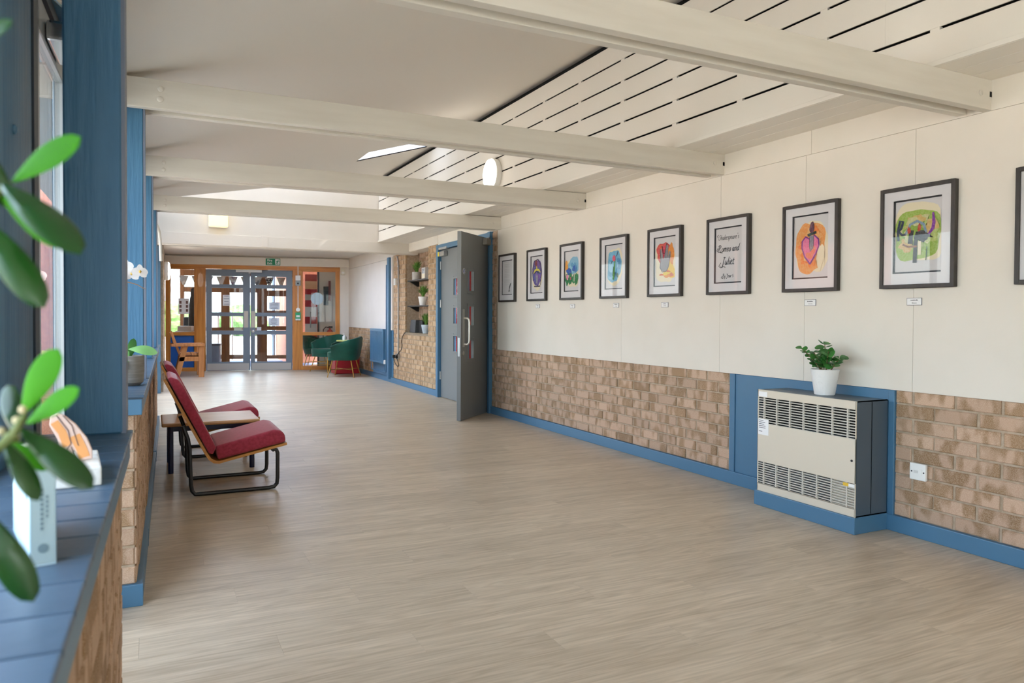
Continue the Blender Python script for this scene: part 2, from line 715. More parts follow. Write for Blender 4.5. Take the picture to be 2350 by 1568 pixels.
# ------------------------------------------------------------------ near right wall
MR = Matrix.Translation((XR, 7.70, 0)) @ Matrix.Rotation(R(-90), 4, 'Z')    # x from door towards camera
wr = struct(B((XR + 0.008, -6.2, 0), (XR + 0.35, 7.90, 3.6)).build('wall_right', MORTAR), 'long right wall with white panels above brick dado')
bricks(wr, MR, 0.0, 3.835, 0.088, 0.752)
bricks(wr, MR, 5.08, 6.75, 0.088, 0.752, off=0.12)
# narrow brick return between panels and door frame
bricks(wr, MR, -0.115, -0.005, 0.088, 2.10)
seams = [7.645, 5.17, 3.975, 3.235, 2.523, 1.30, 0.08, -1.14, -2.36, -3.58, -4.8, -6.0]
for a, b in zip(seams[:-1], seams[1:]):
    MB().box((XR - 0.006, b + 0.0008, 0.753), (XR + 0.02, a - 0.0008, 2.1185)).build('panel', WALL, wr, bevel=0.001, seg=1)
for a, b in ((7.9, 7.313), (7.311, 3.2), (3.198, -1.0), (-1.002, -6.0)):
    MB().box((XR - 0.004, b, 2.1205), (XR + 0.02, a, 2.262)).build('frieze_panel', WALL, wr)
# blue backing panel behind the heater
MB().box((XR - 0.004, 2.655, 0.085), (XR + 0.02, 3.815, 0.752)).box((XR - 0.012, 3.815, 0.085), (XR + 0.02, 3.865, 0.752)).box((XR - 0.012, 2.62, 0.085), (XR + 0.02, 2.655, 0.752)).build('backing_panel', BLUEP, wr, bevel=0.002, seg=1)
bb = struct(MB().box((XR - 0.018, 3.38, 0), (XR + 0.02, 7.80, 0.086)).box((XR - 0.018, -6.0, 0), (XR + 0.02, 2.66, 0.086)).build('baseboard_right', BLUEP, bevel=0.004), 'blue skirting board along the right wall')

# ------------------------------------------------------------------ right soffit, boarded upstand, roof
XA = 3.15
sof = struct(B((XA + 0.04, -6.2, 2.275), (XR + 0.3, 11.3, 2.34)).build('ceiling_soffit', DARK), 'low white boarded soffit beside the right wall')
for (a, b) in ((XA, 3.284), (3.289, 3.419), (3.425, XR + 0.01)):
    for (p, q) in ((-6, 2.2), (2.203, 7.6), (7.603, 11.12)):
        MB().box((a, p, 2.262), (b, q, 2.28)).build('soffit_board', BOARD, sof, bevel=0.0015, seg=1)
MB().box((3.57, 7.6, 2.262), (3.75, 11.12, 2.28)).build('soffit_board', BOARD, sof)
MB().box((XA - 0.012, -6, 2.262), (XA, 11.12, 2.286)).build('edge_bead', BOARD, sof, bevel=0.003)
ups = struct(B((XA + 0.075, -6.2, 2.28), (XA + 0.4, 11.4, 3.6)).build('wall_upstand', DARK), 'upright white boarded wall above the soffit with dark slots')
zs = [2.278, 2.430, 2.585, 2.739, 2.889, 3.050, 3.205]
for i in range(6):
    cuts = [-6.0, -1.2 - 0.3 * (i % 2), 2.4, 4.9 if i % 2 else 7.86, 9.45, 11.12]
    cuts = sorted(set(cuts))
    for a, b in zip(cuts[:-1], cuts[1:]):
        MB().box((XA + 0.006, a + 0.0004, zs[i] + (0.007 if i else 0)), (XA + 0.014, b - 0.0004, zs[i + 1] - 0.007)).build('board', BOARD, ups)
pl = MB()
yy = -5.8
while yy < 11.1:
    for i in range(1, 6):
        pl.box((XA + 0.008, yy, zs[i] - 0.008), (XA + 0.03, yy + 0.045, zs[i] + 0.008))
    yy += 0.61
pb = pl.build('slot_batten', BOARD, ups)
pb['kind'] = 'stuff'

# sloping smooth ceiling, cut on the skew at its far end, with a rooflight slot near the top
CS = (3.25 - 2.28) / 3.25


def zc(x):
    return 2.28 + (x + 0.1) * CS


def slab(poly, th=0.06):
    pts = [(px, py, zc(px)) for px, py in poly]
    return MB().prism(pts, (0, 0, th))


ce = struct(slab([(-0.75, -6.2), (XA + 0.12, -6.2), (XA + 0.12, 8.17), (-0.75, 8.17)]).build('ceiling', CEIL), 'smooth sloping white ceiling rising towards the right')
ed = lambda x: 8.39 + 0.822 * x
slab([(-0.75, 8.17), (2.2, 8.17), (2.2, ed(2.2)), (0.0, ed(0.0)), (-0.75, ed(-0.2))]).build('ceiling_panel', CEIL, ce)
slab([(2.2, 8.72), (XA + 0.12, 8.72), (XA + 0.12, ed(XA)), (2.2, ed(2.2))]).build('ceiling_panel', CEIL, ce)
slab([(3.08, 8.17), (XA + 0.12, 8.17), (XA + 0.12, 8.72), (3.08, 8.72)]).build('ceiling_panel', CEIL, ce)
OPAL = opal('opal_glazing', 'a6a8aa')
rl = struct(MB().prism([(px, py, zc(px) + 0.012) for px, py in ((2.1, 8.1), (3.2, 8.1), (3.2, 8.8), (2.1, 8.8))], (0, 0, 0.01)).build('window_1', OPAL), 'narrow bright rooflight slot in the sloping ceiling')
k = MB()
for (a, b) in (((2.2, 8.17), (3.08, 8.17)), ((3.08, 8.17), (3.08, 8.72)), ((3.08, 8.72), (2.2, 8.72)), ((2.2, 8.72), (2.2, 8.17))):
    k.quad((a[0], a[1], zc(a[0])), (b[0], b[1], zc(b[0])), (b[0], b[1], zc(b[0]) + 0.012), (a[0], a[1], zc(a[0]) + 0.012))
k.build('light_shaft', CEIL, rl)
r2 = struct(MB().prism([(px, py, zc(px) + 0.42) for px, py in ((-0.75, 8.1), (0.1, 8.5), (XA + 0.2, ed(XA)), (XA + 0.2, 11.6), (-0.75, 11.6))], (0, 0, 0.01)).build('window_2', OPAL), 'bright skewed rooflight in front of the far gable wall')
k = MB()
k.quad((-0.2, ed(-0.2), zc(-0.2)), (XA, ed(XA), zc(XA)), (XA, ed(XA), zc(XA) + 0.42), (-0.2, ed(-0.2), zc(-0.2) + 0.42))
k.build('light_shaft', CEIL, r2)

# gable wall over the far downstand beam
gb = struct(B((-0.75, 11.13, 2.10), (3.8, 11.33, 3.8)).build('wall_gable', WALL), 'white gable wall above the far beam')
MB().box((0.05, 11.10, 2.105), (3.70, 11.14, 2.262)).build('downstand_board', WALL, gb, bevel=0.003)
MB().box((1.43, 11.092, 2.115), (1.52, 11.102, 2.27)).build('cover_block', WALL, gb, bevel=0.002)
MB().box((1.55, 11.115, 2.60), (2.05, 11.14, 2.78)).build('access_panel', WALL, gb, bevel=0.004)
struct(B((0.85, 11.95, 2.60), (2.85, 14.05, 2.61)).build('added_rooflight', opal('opal_clear', 'cdd6e2')), 'added opal rooflight, out of view, that brightens the lobby')  # unseen rooflight added to brighten the lobby
struct(MB().box((-0.75, 11.2, 2.33), (4.2, 12.0, 2.6)).box((-0.75, 14.0, 2.33), (4.2, 17.2, 2.6)).box((-0.75, 11.9, 2.33), (0.9, 14.1, 2.6)).box((2.8, 11.9, 2.33), (4.2, 14.1, 2.6)).build('ceiling_lobby', CEIL), 'low white lobby ceiling before the end doors')

# ------------------------------------------------------------------ twin-plank beams
beam_lab = ['nearest white twin-plank beam crossing the top right', 'second white twin-plank ceiling beam from the camera', 'third white twin-plank ceiling beam from the camera', 'fourth white twin-plank beam above the open grey door']
for i, (yr, yl, dz) in enumerate(((2.143, 2.13, 0), (3.945, 3.935, 0.002), (5.75, 5.80, -0.004), (7.562, 7.68, -0.006))):
    x0 = xs(yl) - 0.16
    L = XR - x0
    an = math.atan2(yr - yl, L)
    Mb = Matrix.Translation((x0, yl, 0)) @ Matrix.Rotation(an, 4, 'Z')
    t = sempty('trim_%d' % (i + 1), beam_lab[i])
    zl, zt = 2.122 + dz, 2.262 + dz
    MB(Mb).box((0, 0, zl), (L - 0.003, 0.045, zt)).build('beam_plank', BEAM, t, bevel=0.003)
    MB(Mb).box((0, 0.100, zl - 0.002), (L - 0.035, 0.145, zt)).build('beam_plank', BEAM, t, bevel=0.003)
    MB(Mb).box((0.02, 0.045, zl + 0.035), (L - 0.02, 0.100, zt)).build('filler', BEAM, t)
    for (bx, bz) in ((0.215, 0.095), (0.212, 0.045), (L - 0.09, 0.07)):
        MB(Mb).lathe([(0.014, 0.0), (0.014, -0.004), (0.008, -0.007), (0.0, -0.007)], 12, (bx, 0, zl + bz), 'y').build('bolt_head', BEAM, t, smooth=True)
    if i < 3:
        MB(Mb).box((L - 0.02, -0.001, zl + 0.06), (L - 0.004, 0.02, zl + 0.085)).build('bracket_notch', DARK, t)
# beam ahead of the end screen, with the exit sign
t = sempty('trim_5', 'white beam over the timber end screen')
MB(MBK).box((-0.75, -0.09, 2.135), (2.80, -0.03, 2.30)).build('beam_plank', WALL, t, bevel=0.004)

# ------------------------------------------------------------------ left side: posts, sills, dado, glazing
def Lbox(y0, y1, o0, o1, z0, z1):
    """o0/o1: offsets in x from sill line (negative = towards the glass)"""
    return MB(ML).box((o0, y0, z0), (o1, y1, z1))


post_lab = ['nearest blue timber post on the window sill', 'second blue timber post behind the orchid', 'third blue timber post along the windows', 'fourth blue timber post along the windows']
n = 6
for i, yp in enumerate((2.192, 3.985, 5.845, 7.73)):
    t = sempty('trim_%d' % n, post_lab[i])
    n += 1
    MB(ML).box((-0.155, yp, 0.822), (-0.022, yp + 0.05, 2.255)).build('post_plank', BLUE, t, bevel=0.005, seg=1)
    MB(ML).box((-0.150, yp + 0.05, 0.822), (-0.028, yp + 0.10, 2.255)).build('post_core', BLUEP, t)
    MB(ML).box((-0.030, yp + 0.004, 0.822), (-0.014, yp + 0.10, 2.255)).build('edge_strip', mat('post_strip', '6d7688', 0.5), t)

SILL = mat('sill_tile', '4a6076', 0.38, '41566b', 9, bump=0.06, bscale=40, var=0.07)
sill_lab = ['near dark tiled window sill with the white block on it', 'tiled window sill under the orchid', 'tiled window sill beyond the second blue post', 'farthest tiled window sill on the left']
wall_lab = ['near low brick wall under the window sill', 'low brick wall beyond the side door with a blue foot', 'low brick wall behind the red chairs', 'farthest low brick wall on the left']
MBR = ML @ Matrix.Translation((-0.028, 0, 0)) @ Matrix.Rotation(R(90), 4, 'Z')      # brick face towards +x: local x = along +Y
n = 1
for i, (ya, yb) in enumerate(((-6.0, 2.25), (3.205, 4.01), (4.015, 6.24), (6.30, 8.46))):
    wl = struct(Lbox(ya + 0.012, yb, -0.26, -0.036, 0, 0.75).build('wall_left_%d' % n, MORTAR), wall_lab[i])
    # long face (local -y faces +x): mirror so that x runs with +Y
    bricks(wl, MBR, max(ya, -0.2) + 0.012, yb, 0.086, 0.745, BRICK)
    if i:
        ME = ML @ Matrix.Translation((-0.36, ya + 0.004, 0))
        bricks(wl, ME, 0.10, 0.325, 0.086, 0.745, BRICK, off=0.1)
    MB(ML).box((-0.26, ya, 0.745), (-0.008, yb, 0.808)).build('sill_fascia', BLUEP, wl, bevel=0.003)
    sl = struct(Lbox(ya, yb, -0.27, -0.006, 0.806, 0.812).build('trim_sill_%d' % n, mat('sill_bed', '33424f', 0.8)), sill_lab[i])
    yt = max(ya, 0.1)
    while yt < yb - 0.02:
        MB(ML).box((-0.27, yt, 0.812), (0.0, min(yt + 0.097, yb), 0.823)).build('sill_tile', SILL, sl, bevel=0.003)
        yt += 0.10
    struct(Lbox(ya if i else -6.0, yb, -0.05, -0.008, 0, 0.086).box((-0.26, ya - 0.012, 0), (-0.006, ya + 0.01, 0.086)).build('baseboard_left_%d' % n, BLUEP, bevel=0.003), 'blue skirting at the foot of the ' + wall_lab[i])
    n += 1
# outer frame line: boards, windows with blue frames
GX = -0.235


def window(nm, lab, y0, y1, z0=0.80, z1=2.12, mull=1, transom=None):
    t = sempty(nm, lab)
    f = MB(ML)
    f.box((GX - 0.05, y0, z0), (GX + 0.02, y0 + 0.05, z1)).box((GX - 0.05, y1 - 0.05, z0), (GX + 0.02, y1, z1))
    f.box((GX - 0.05, y0, z0), (GX + 0.02, y1, z0 + 0.05)).box((GX - 0.05, y0, z1 - 0.06), (GX + 0.02, y1, z1))
    f.build('window_frame', BLUEP, t, bevel=0.003, seg=1)
    for j in range(mull + 1):
        a = y0 + 0.05 + (y1 - y0 - 0.1) * j / (mull + 1)
        b = y0 + 0.05 + (y1 - y0 - 0.1) * (j + 1) / (mull + 1)
        MB(ML).box((GX - 0.018, a + 0.012, z0 + 0.05), (GX - 0.012, b - 0.012, z1 - 0.06)).build('pane', GLASS, t)
        if j:
            MB(ML).box((GX - 0.05, a - 0.02, z0 + 0.05), (GX + 0.015, a + 0.02, z1 - 0.06)).build('mullion', BLUEP, t)
    c = ML @ Vector((GX - 0.07, (y0 + y1) / 2, (z0 + z1) / 2))
    portal('portal', c, (1, 0, 0), y1 - y0, z1 - z0)
    return t


window('window_3', 'window above the near sill beside the camera', -5.6, 1.80, mull=3)
window('window_4', 'window beyond the side door behind the orchid', 3.24, 3.97, mull=0)
window('window_5', 'window between the second and third blue posts', 4.08, 5.84)
window('window_6', 'window between the third and fourth blue posts', 5.96, 7.72)
window('window_7', 'narrow window beyond the fourth blue post', 7.84, 8.46, mull=0)
window('window_8', 'tall bright window beyond the last sill', 8.60, 11.70, z0=0.05, z1=2.12, mull=2)
bd = sempty('wall_left_boards', 'blue boarded wall strip between the near window and side door')
for a, b in ((1.80, 1.885), (1.889, 2.325)):
    MB(ML).box((GX - 0.03, a, 0.80), (GX - 0.005, b, 2.3)).build('board', BLUE, bd, bevel=0.003)
MB(ML).lathe([(0.012, 0.0), (0.012, 0.004), (0.006, 0.008), (0, 0.008)], 14, (GX - 0.005, 2.07, 1.57), 'x').build('bolt_head', BLUEP, bd, smooth=True)
# side door: glazed leaf in a dark frame
ALU = mat('aluminium', 'a9adb0', 0.35, metal=0.7)
dn = sempty('door_1', 'glazed side door seen edge on behind the nearest blue post')
m = MB(ML)
m.box((GX - 0.06, 2.33, 0), (GX + 0.0, 2.40, 2.14)).box((GX - 0.06, 3.14, 0), (GX + 0.0, 3.20, 2.14)).box((GX - 0.06, 2.33, 2.06), (GX, 3.20, 2.14))
m.build('door_frame', mat('frame_dark', '25313c', 0.5), dn)
m = MB(ML)
m.box((GX - 0.045, 2.41, 0.01), (GX - 0.01, 2.50, 2.05)).box((GX - 0.045, 3.04, 0.01), (GX - 0.01, 3.13, 2.05)).box((GX - 0.045, 2.41, 0.01), (GX - 0.01, 3.13, 0.12)).box((GX - 0.045, 2.41, 1.95), (GX - 0.01, 3.13, 2.05))
m.build('leaf_frame', ALU, dn, bevel=0.003, seg=1)
MB(ML).box((GX - 0.03, 2.50, 0.12), (GX - 0.024, 3.04, 1.95)).build('pane', GLASS, dn)
MB(ML).box((GX - 0.008, 2.60, 1.96), (GX + 0.045, 2.86, 2.02)).build('closer_body', CHROME, dn, bevel=0.01)
MB(ML).tube([(GX + 0.03, 2.70, 2.02), (GX + 0.06, 2.55, 2.035), (GX + 0.01, 2.45, 2.05)], 0.008).build('closer_arm', CHROME, dn)
portal('portal', ML @ Vector((GX - 0.08, 2.77, 1.05)), (1, 0, 0), 0.6, 1.9)
# lintel wall above all the openings and solid wall further on
struct(MB(ML).box((GX - 0.10, -6.1, 2.10), (GX + 0.03, 11.9, 3.0)).build('wall_left_head', BLUEP), 'blue head board above the left windows')
struct(MB(ML).box((GX - 0.10, 8.47, 0), (GX + 0.03, 8.60, 2.12)).build('wall_left_pier', BLUEP), 'blue pier between the left windows')
pr = struct(MB(ML).box((GX - 0.1, 11.70, 0), (-0.03, 11.95, 2.12)).build('trim_10', BLUEP, bevel=0.004), 'blue pier where the left windows end')
wlf = struct(MB(ML).box((GX - 0.1, 11.95, 0), (0.0, 16.6, 2.6)).build('wall_left_5', MORTAR), 'brick wall strip beside the timber end screen')
bricks(wlf, ML @ Matrix.Translation((0.004, 0, 0)) @ Matrix.Rotation(R(90), 4, 'Z'), 11.96, 16.1, 0.09, 2.1, BRICK2)
# curved white duct dropping from the beam beside the far left window
du = MB(ML)
du.tube([(-0.21, 9.15, 2.19), (-0.10, 9.18, 2.19), (-0.05, 9.2, 2.16), (-0.03, 9.25, 2.13), (-0.012, 9.3, 2.06), (-0.004, 9.35, 1.95), (0.0, 9.40, 1.75)], 0.016, 12)
tag(du.build('cable_duct', BEAM, smooth=True), 'curved pale duct hanging beside the far left window', 'duct')

# wall behind the camera; its window is added to light camera-facing posts and beams
bw = struct(MB().box((-0.8, -6.3, 0), (4.2, -6.1, 0.75)).box((-0.8, -6.3, 2.15), (4.2, -6.1, 3.7)).box((-0.8, -6.3, 0.7), (0.5, -6.1, 2.2)).box((2.8, -6.3, 0.7), (4.2, -6.1, 2.2)).build('wall_back', WALL), 'white wall behind the camera')
portal('portal', (1.65, -6.32, 1.45), (0, 1, 0), 2.3, 1.4)
MB().box((0.5, -6.21, 0.75), (2.8, -6.2, 2.15)).build('pane', GLASS, bw)

# ------------------------------------------------------------------ far right wall (past the double doors)
wf = struct(MB(MFR).box((-0.3, 0.008, 0), (3.42, 0.3, 2.5)).box((3.42, 0.008, 0), (4.11, 0.3, 2.5)).box((5.27, 0.008, 0), (5.715, 0.3, 2.5)).box((4.11, 0.008, 0), (5.27, 0.3, 0.865)).box((4.11, 0.235, 0.8), (5.27, 0.3, 2.5)).box((4.11, 0.008, 2.14), (5.27, 0.3, 2.5)).build('wall_right_far', MORTAR), 'far right wall with white panels, radiator and brick alcove')
bricks(wf, MFR, 3.45, 5.715, 0.09, 2.14, BRICK2, skip=((4.11, 5.27, 0.865, 2.2),))
bricks(wf, MFR, 0.0, 2.09, 0.09, 0.885, BRICK2)
MB(MFR).box((4.08, 0.0, 0.84), (5.27, 0.235, 0.868)).build('alcove_sill', mat('alcove_sill', '8a7a64', 0.8), wf)
bricks(wf, MFR @ Matrix.Translation((0, 0.228, 0)), 4.11, 5.27, 0.87, 2.14, BRICK)
MB(MFR).box((4.09, 0.0, 2.135), (5.29, 0.235, 2.15)).build('alcove_head', WALL, wf)
for a, b in ((0.0, 1.72), (1.723, 3.22)):
    MB(MFR).box((a, -0.008, 0.89), (b, 0.02, 2.10)).build('panel', WALL, wf, bevel=0.002, seg=1)
MB(MFR).box((-0.02, -0.008, 2.104), (3.42, 0.02, 2.4)).build('frieze_panel', WALL, wf)
MB(MFR).box((3.42, -0.012, 2.142), (5.72, 0.02, 2.27)).build('frieze_panel', WALL, wf)
MB(MFR).box((2.095, -0.004, 0.09), (3.44, 0.02, 0.888)).build('backing_panel', BLUEP, wf)
MB(MFR).box((3.23, -0.06, 0.06), (3.34, 0.01, 2.12)).build('corner_post', BLUEP, wf, bevel=0.004)
MB(MFR).box((3.35, -0.02, 0.888), (3.425, 0.01, 2.12)).build('edge_panel', WALL, wf)
struct(MB(MFR).box((-0.02, -0.018, 0), (5.715, 0.02, 0.086)).build('baseboard_right_far', BLUEP, bevel=0.003), 'blue skirting along the far right wall')

# ------------------------------------------------------------------ double doors in the right wall
df = sempty('trim_11', 'blue frame around the grey double doors in the right wall')
MB().box((3.545, 7.83, 0), (3.72, 7.905, 2.118)).box((3.53, 7.80, 0), (3.575, 7.85, 2.118)).build('jamb', BLUEP, df, bevel=0.003)
MB().box((3.585, 9.66, 0), (3.74, 9.735, 2.12)).build('jamb', BLUEP, df, bevel=0.003)
MB().prism([(3.575, 7.86, 2.055), (3.70, 7.86, 2.055), (3.74, 9.70, 2.055), (3.59, 9.70, 2.055)], (0, 0, 0.065)).build('head', BLUEP, df)
struct(MB().prism([(3.575, 7.80, 2.118), (3.80, 7.80, 2.118), (3.84, 9.74, 2.118), (3.615, 9.74, 2.118)], (0, 0, 0.16)).build('wall_right_door_head', WALL), 'white strip of wall over the double doors')
# dim passage behind the doors so that the gap does not show the sky
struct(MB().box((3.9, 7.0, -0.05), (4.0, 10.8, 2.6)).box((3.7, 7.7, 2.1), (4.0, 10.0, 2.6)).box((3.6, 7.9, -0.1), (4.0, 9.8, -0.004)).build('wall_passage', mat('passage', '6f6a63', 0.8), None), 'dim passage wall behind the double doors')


def vision_leaf(nm, lab, loc, rz, wdt, x0s, flip, handle=True):
    """solid grey leaf with three slim vision panels; local x along the leaf, y into the room behind, z up"""
    t = sempty(nm, lab, loc, rz)
    px0, px1 = x0s
    zr = ((0.66, 0.87), (1.03, 1.245), (1.41, 1.635))
    m = MB()
    H = 2.045
    m.box((0, 0, 0.008), (px0, 0.045, H)).box((px1, 0, 0.008), (wdt, 0.045, H))
    zz = [0.008] + [v for p in zr for v in p] + [H]
    for a, b in zip(zz[0::2], zz[1::2]):
        m.box((px0, 0, a), (px1, 0.045, b))
    m.build('leaf', DGREY, t)
    for (a, b) in zr:
        f = MB()
        for (q, s) in (((px0 - 0.022, a - 0.03), (px0 + 0.004, b + 0.03)), ((px1 - 0.004, a - 0.03), (px1 + 0.03, b + 0.03)), ((px0, a - 0.03), (px1, a + 0.004)), ((px0, b - 0.004), (px1, b + 0.022))):
            f.box((q[0], -0.006, q[1]), (s[0], 0.051, s[1]))
        fo = f.build('glazing_bead', DGREY, t, bevel=0.002, seg=1)
        MB().box((px0, 0.004, a), (px1, 0.007, b)).build('pane', GLASS, fo)
        mid = px0 + (px1 - px0) * 0.40
        bl = MB()
        zq = a
        while zq < b - 0.006:
            bl.box((px0, 0.010, zq), (mid, 0.013, zq + 0.0125))
            zq += 0.0145
        bl.build('blue_strips', mat('blue_stripe', '8fb2e0', 0.6), fo)  # thin blue strips set behind the pane
        MB().box((mid, 0.010, a), (px1 - (px1 - px0) * 0.28, 0.013, b)).build('red_strip', mat('red_strip', 'e02c38', 0.5), fo)  # plain red strip beside the blue ones
    return t


d2 = vision_leaf('door_2', 'open grey door leaf with three slim windows and a pull handle', (2.985, 7.329, 0), math.atan2(0.697, 0.717), 0.862, (0.19, 0.345), False)
MB().box((0.045, -0.004, 0.80), (0.095, 0.0, 1.21)).build('handle_plate', STEEL, d2, bevel=0.002, seg=1)
MB().tube([(0.075, 0, 0.83), (0.075, -0.045, 0.83), (0.075, -0.062, 0.845), (0.075, -0.065, 0.87), (0.075, -0.065, 1.07), (0.075, -0.062, 1.095), (0.075, -0.045, 1.11), (0.075, 0, 1.11)], 0.011, 12).build('pull_handle', mat('satin_metal', 'd6d2c8', 0.3, metal=0.6), d2, smooth=True)
MB().lathe([(0.024, 0), (0.024, -0.006), (0.012, -0.009), (0, -0.009)], 20, (0.062, 0, 0.735), 'y').build('lock_escutcheon', STEEL, d2, smooth=True)
MB().box((-0.002, 0.012, 0.70), (0.001, 0.034, 0.90)).build('lock_faceplate', STEEL, d2)
MB().lathe([(0.032, -0.001), (0.032, -0.002), (0, -0.002)], 24, (0.075, 0, 1.62), 'y').build('sign_rim', PAPER, d2)
sg = MB().lathe([(0.027, -0.0022), (0.027, -0.003), (0, -0.003)], 24, (0.075, 0, 1.62), 'y').build('fire_door_sign', mat('sign_blue', '1c3f94', 0.4), d2)
for q, s in enumerate(('FIRE DOOR', 'KEEP', 'LOCKED')):
    text_mesh('sign_text', s, 0.011, PAPER, sg, (0.075, -0.0034, 1.628 - q * 0.012))
MB().box((0.60, -0.055, 1.955), (0.845, 0, 2.03)).build('closer_body', mat('closer_grey', '8d8a82', 0.4), d2, bevel=0.012)
MB().box((0.68, -0.05, 2.033), (0.86, -0.02, 2.045)).build('closer_arm', STEEL, d2)
d3 = vision_leaf('door_3', 'closed grey door leaf behind the open one', (3.635, 9.655, 0), R(-91.3), 0.83, (0.50, 0.66), False)
for zq in (0.25, 1.25, 1.78):
    MB().lathe([(0.008, 0), (0.008, 0.11)], 10, (-0.004, -0.008, zq)).build('hinge', STEEL, d3)
MB().box((0.02, -0.06, 1.955), (0.26, -0.002, 2.02)).build('closer_body', STEEL, d3, bevel=0.006)
MB().box((0.03, -0.064, 1.958), (0.075, -0.058, 2.016)).build('closer_label', mat('label_yellow', 'e5cf3e', 0.6), d3)
MB().box((0.02, -0.05, 2.045), (0.34, -0.015, 2.075)).build('closer_track', mat('track', 'b3b5b5', 0.35, metal=0.5), d3)

# ------------------------------------------------------------------ end screen: timber frame and glazed doors
sc = sempty('wall_end_screen', 'orange timber end screen with glazed side lights', BK_O, BK_A)
m = [('post', (-0.75, -0.22, 0, 2.135)), ('post', (-0.225, -0.01, 0, 2.135)), ('post', (1.665, 1.85, 0, 2.135)), ('post', (2.52, 2.61, 0, 2.135))]
for nm, (a, b, z0, z1) in (('post', (-0.75, -0.66, 0, 2.135)), ('post', (-0.22, -0.012, 0, 2.135)), ('post', (1.668, 1.868, 0, 2.135)), ('post', (2.525, 2.615, 0, 2.135))):
    MB().box((a, -0.04, z0), (b, 0.06, z1)).build(nm, PINE, sc, bevel=0.004)
MB().box((-0.14, -0.048, 0.0), (-0.09, -0.04, 2.06)).box((1.71, -0.048, 0), (1.76, -0.04, 2.06)).build('cover_strip', PINE, sc, bevel=0.002)
MB().box((-0.75, -0.045, 2.055), (2.62, 0.06, 2.14)).build('head_rail', PINEH, sc, bevel=0.004)
for (a, b) in ((-0.66, -0.22), (1.868, 2.525)):
    MB().box((a, -0.035, 0.715), (b, 0.06, 0.785)).build('mid_rail', PINEH, sc, bevel=0.004)
    MB().box((a, -0.035, 0.0), (b, 0.06, 0.075)).build('bottom_rail', PINEH, sc, bevel=0.004)
    MB().box((a, 0.0, 0.785), (b, 0.006, 2.055)).build('pane', GLASS, sc)
    MB().box((a, -0.025, 2.035), (b, 0.04, 2.06)).build('bead', PINEH, sc)
MB().box((-0.66, 0.0, 0.075), (-0.22, 0.03, 0.715)).build('infill_panel', mat('bright_blue_panel', '1d5aa8', 0.5), sc)
MB().box((1.868, 0.0, 0.075), (2.525, 0.006, 0.715)).build('pane', GLASS, sc)
struct(MB(MBK).box((2.615, -0.03, 0), (2.80, 0.1, 2.6)).box((-1.2, -0.02, 2.14), (3.2, 0.1, 2.62)).build('wall_end', WALL), 'white wall around the timber end screen')


def glazed_leaf(nm, lab, x0, x1, panes, lockside):
    t = sempty(nm, lab, MBK @ Vector((x0, 0, 0)), BK_A)
    W = x1 - x0
    pa, pb = 0.105, W - 0.135 if lockside == 'R' else W - 0.115
    if lockside == 'L':
        pa, pb = 0.085, W - 0.12
    zz = [(0.178, 0.733), (0.812, 1.105), (1.182, 1.675), (1.748, 1.916)]
    m = MB().box((0, -0.02, 0.006), (pa, 0.03, 2.045)).box((pb, -0.02, 0.006), (W, 0.03, 2.045))
    prev = 0.006
    for (a, b) in zz:
        m.box((pa, -0.02, prev), (pb, 0.03, a))
        prev = b
    m.box((pa, -0.02, prev), (pb, 0.03, 2.045))
    m.build('leaf', DGREY2, t, bevel=0.002, seg=1)
    for (a, b) in zz:
        MB().box((pa, 0.003, a), (pb, 0.009, b)).build('pane', GLASS, t)
    MB().box((0.02, -0.024, 0.014), (W - 0.02, -0.02, 0.15)).build('kick_plate', PLATE, t)
    hx = W - 0.115 if lockside == 'R' else 0.015
    MB().box((hx, -0.026, 0.875), (hx + 0.08, -0.02, 1.212)).build('push_plate', mat('push_plate', 'b9b2a8', 0.4, metal=0.4), t, bevel=0.001, seg=1)
    if lockside == 'L':
        MB().lathe([(0.028, -0.02), (0.028, -0.03), (0.014, -0.034), (0, -0.034)], 18, (0.05, 0, 0.80), 'y').build('lock', STEEL, t, smooth=True)
    return t


d4 = glazed_leaf('door_4', 'left blue-grey glazed door of the end pair', 0.0, 0.835, 4, 'R')
d5 = glazed_leaf('door_5', 'right blue-grey glazed door of the end pair', 0.845, 1.66, 4, 'L')
tb = thing('door_closer', 'silver door closer bar above the end doors', 'door closer', MBK @ Vector((0.57, -0.02, 1.995)), BK_A)
MB().box((0, -0.05, 0), (0.50, 0, 0.05)).build('body', mat('closer_silver', 'c9c7c4', 0.35, metal=0.4), tb, bevel=0.004)
MB().box((0.24, -0.03, -0.018), (0.28, -0.01, 0)).build('arm_pivot', mat('closer_silver', 'c9c7c4', 0.35), tb)
portal('portal', MBK @ Vector((0.83, 0.08, 1.05)), Vector((-0.2, -0.98, 0)), 1.7, 1.9)

# ------------------------------------------------------------------ framed pictures on the right wall
FRAME = mat('frame_black', '2a2725', 0.45, '37312c', 12, (4, 4, 1))
MOUNT = mat('mount_card', 'e7e4e6', 0.8)
MOUNT2 = mat('mount_card_inner', 'dcd9da', 0.8)
CREAMP = mat('torn_cream_paper', 'efe3c4', 0.85)
PAINTS = {}


def paint(h):
    if h not in PAINTS:
        r_, g_, b_ = (int(h[i:i + 2], 16) for i in (0, 2, 4))
        lt = tuple(int(min(255, v + (255 - v) * 0.22)) for v in (r_, g_, b_))
        PAINTS[h] = mat('paint_' + h, h, 0.7, '%02x%02x%02x' % lt, 26, contrast=(0.4, 0.68), coord='Generated')
    return PAINTS[h]


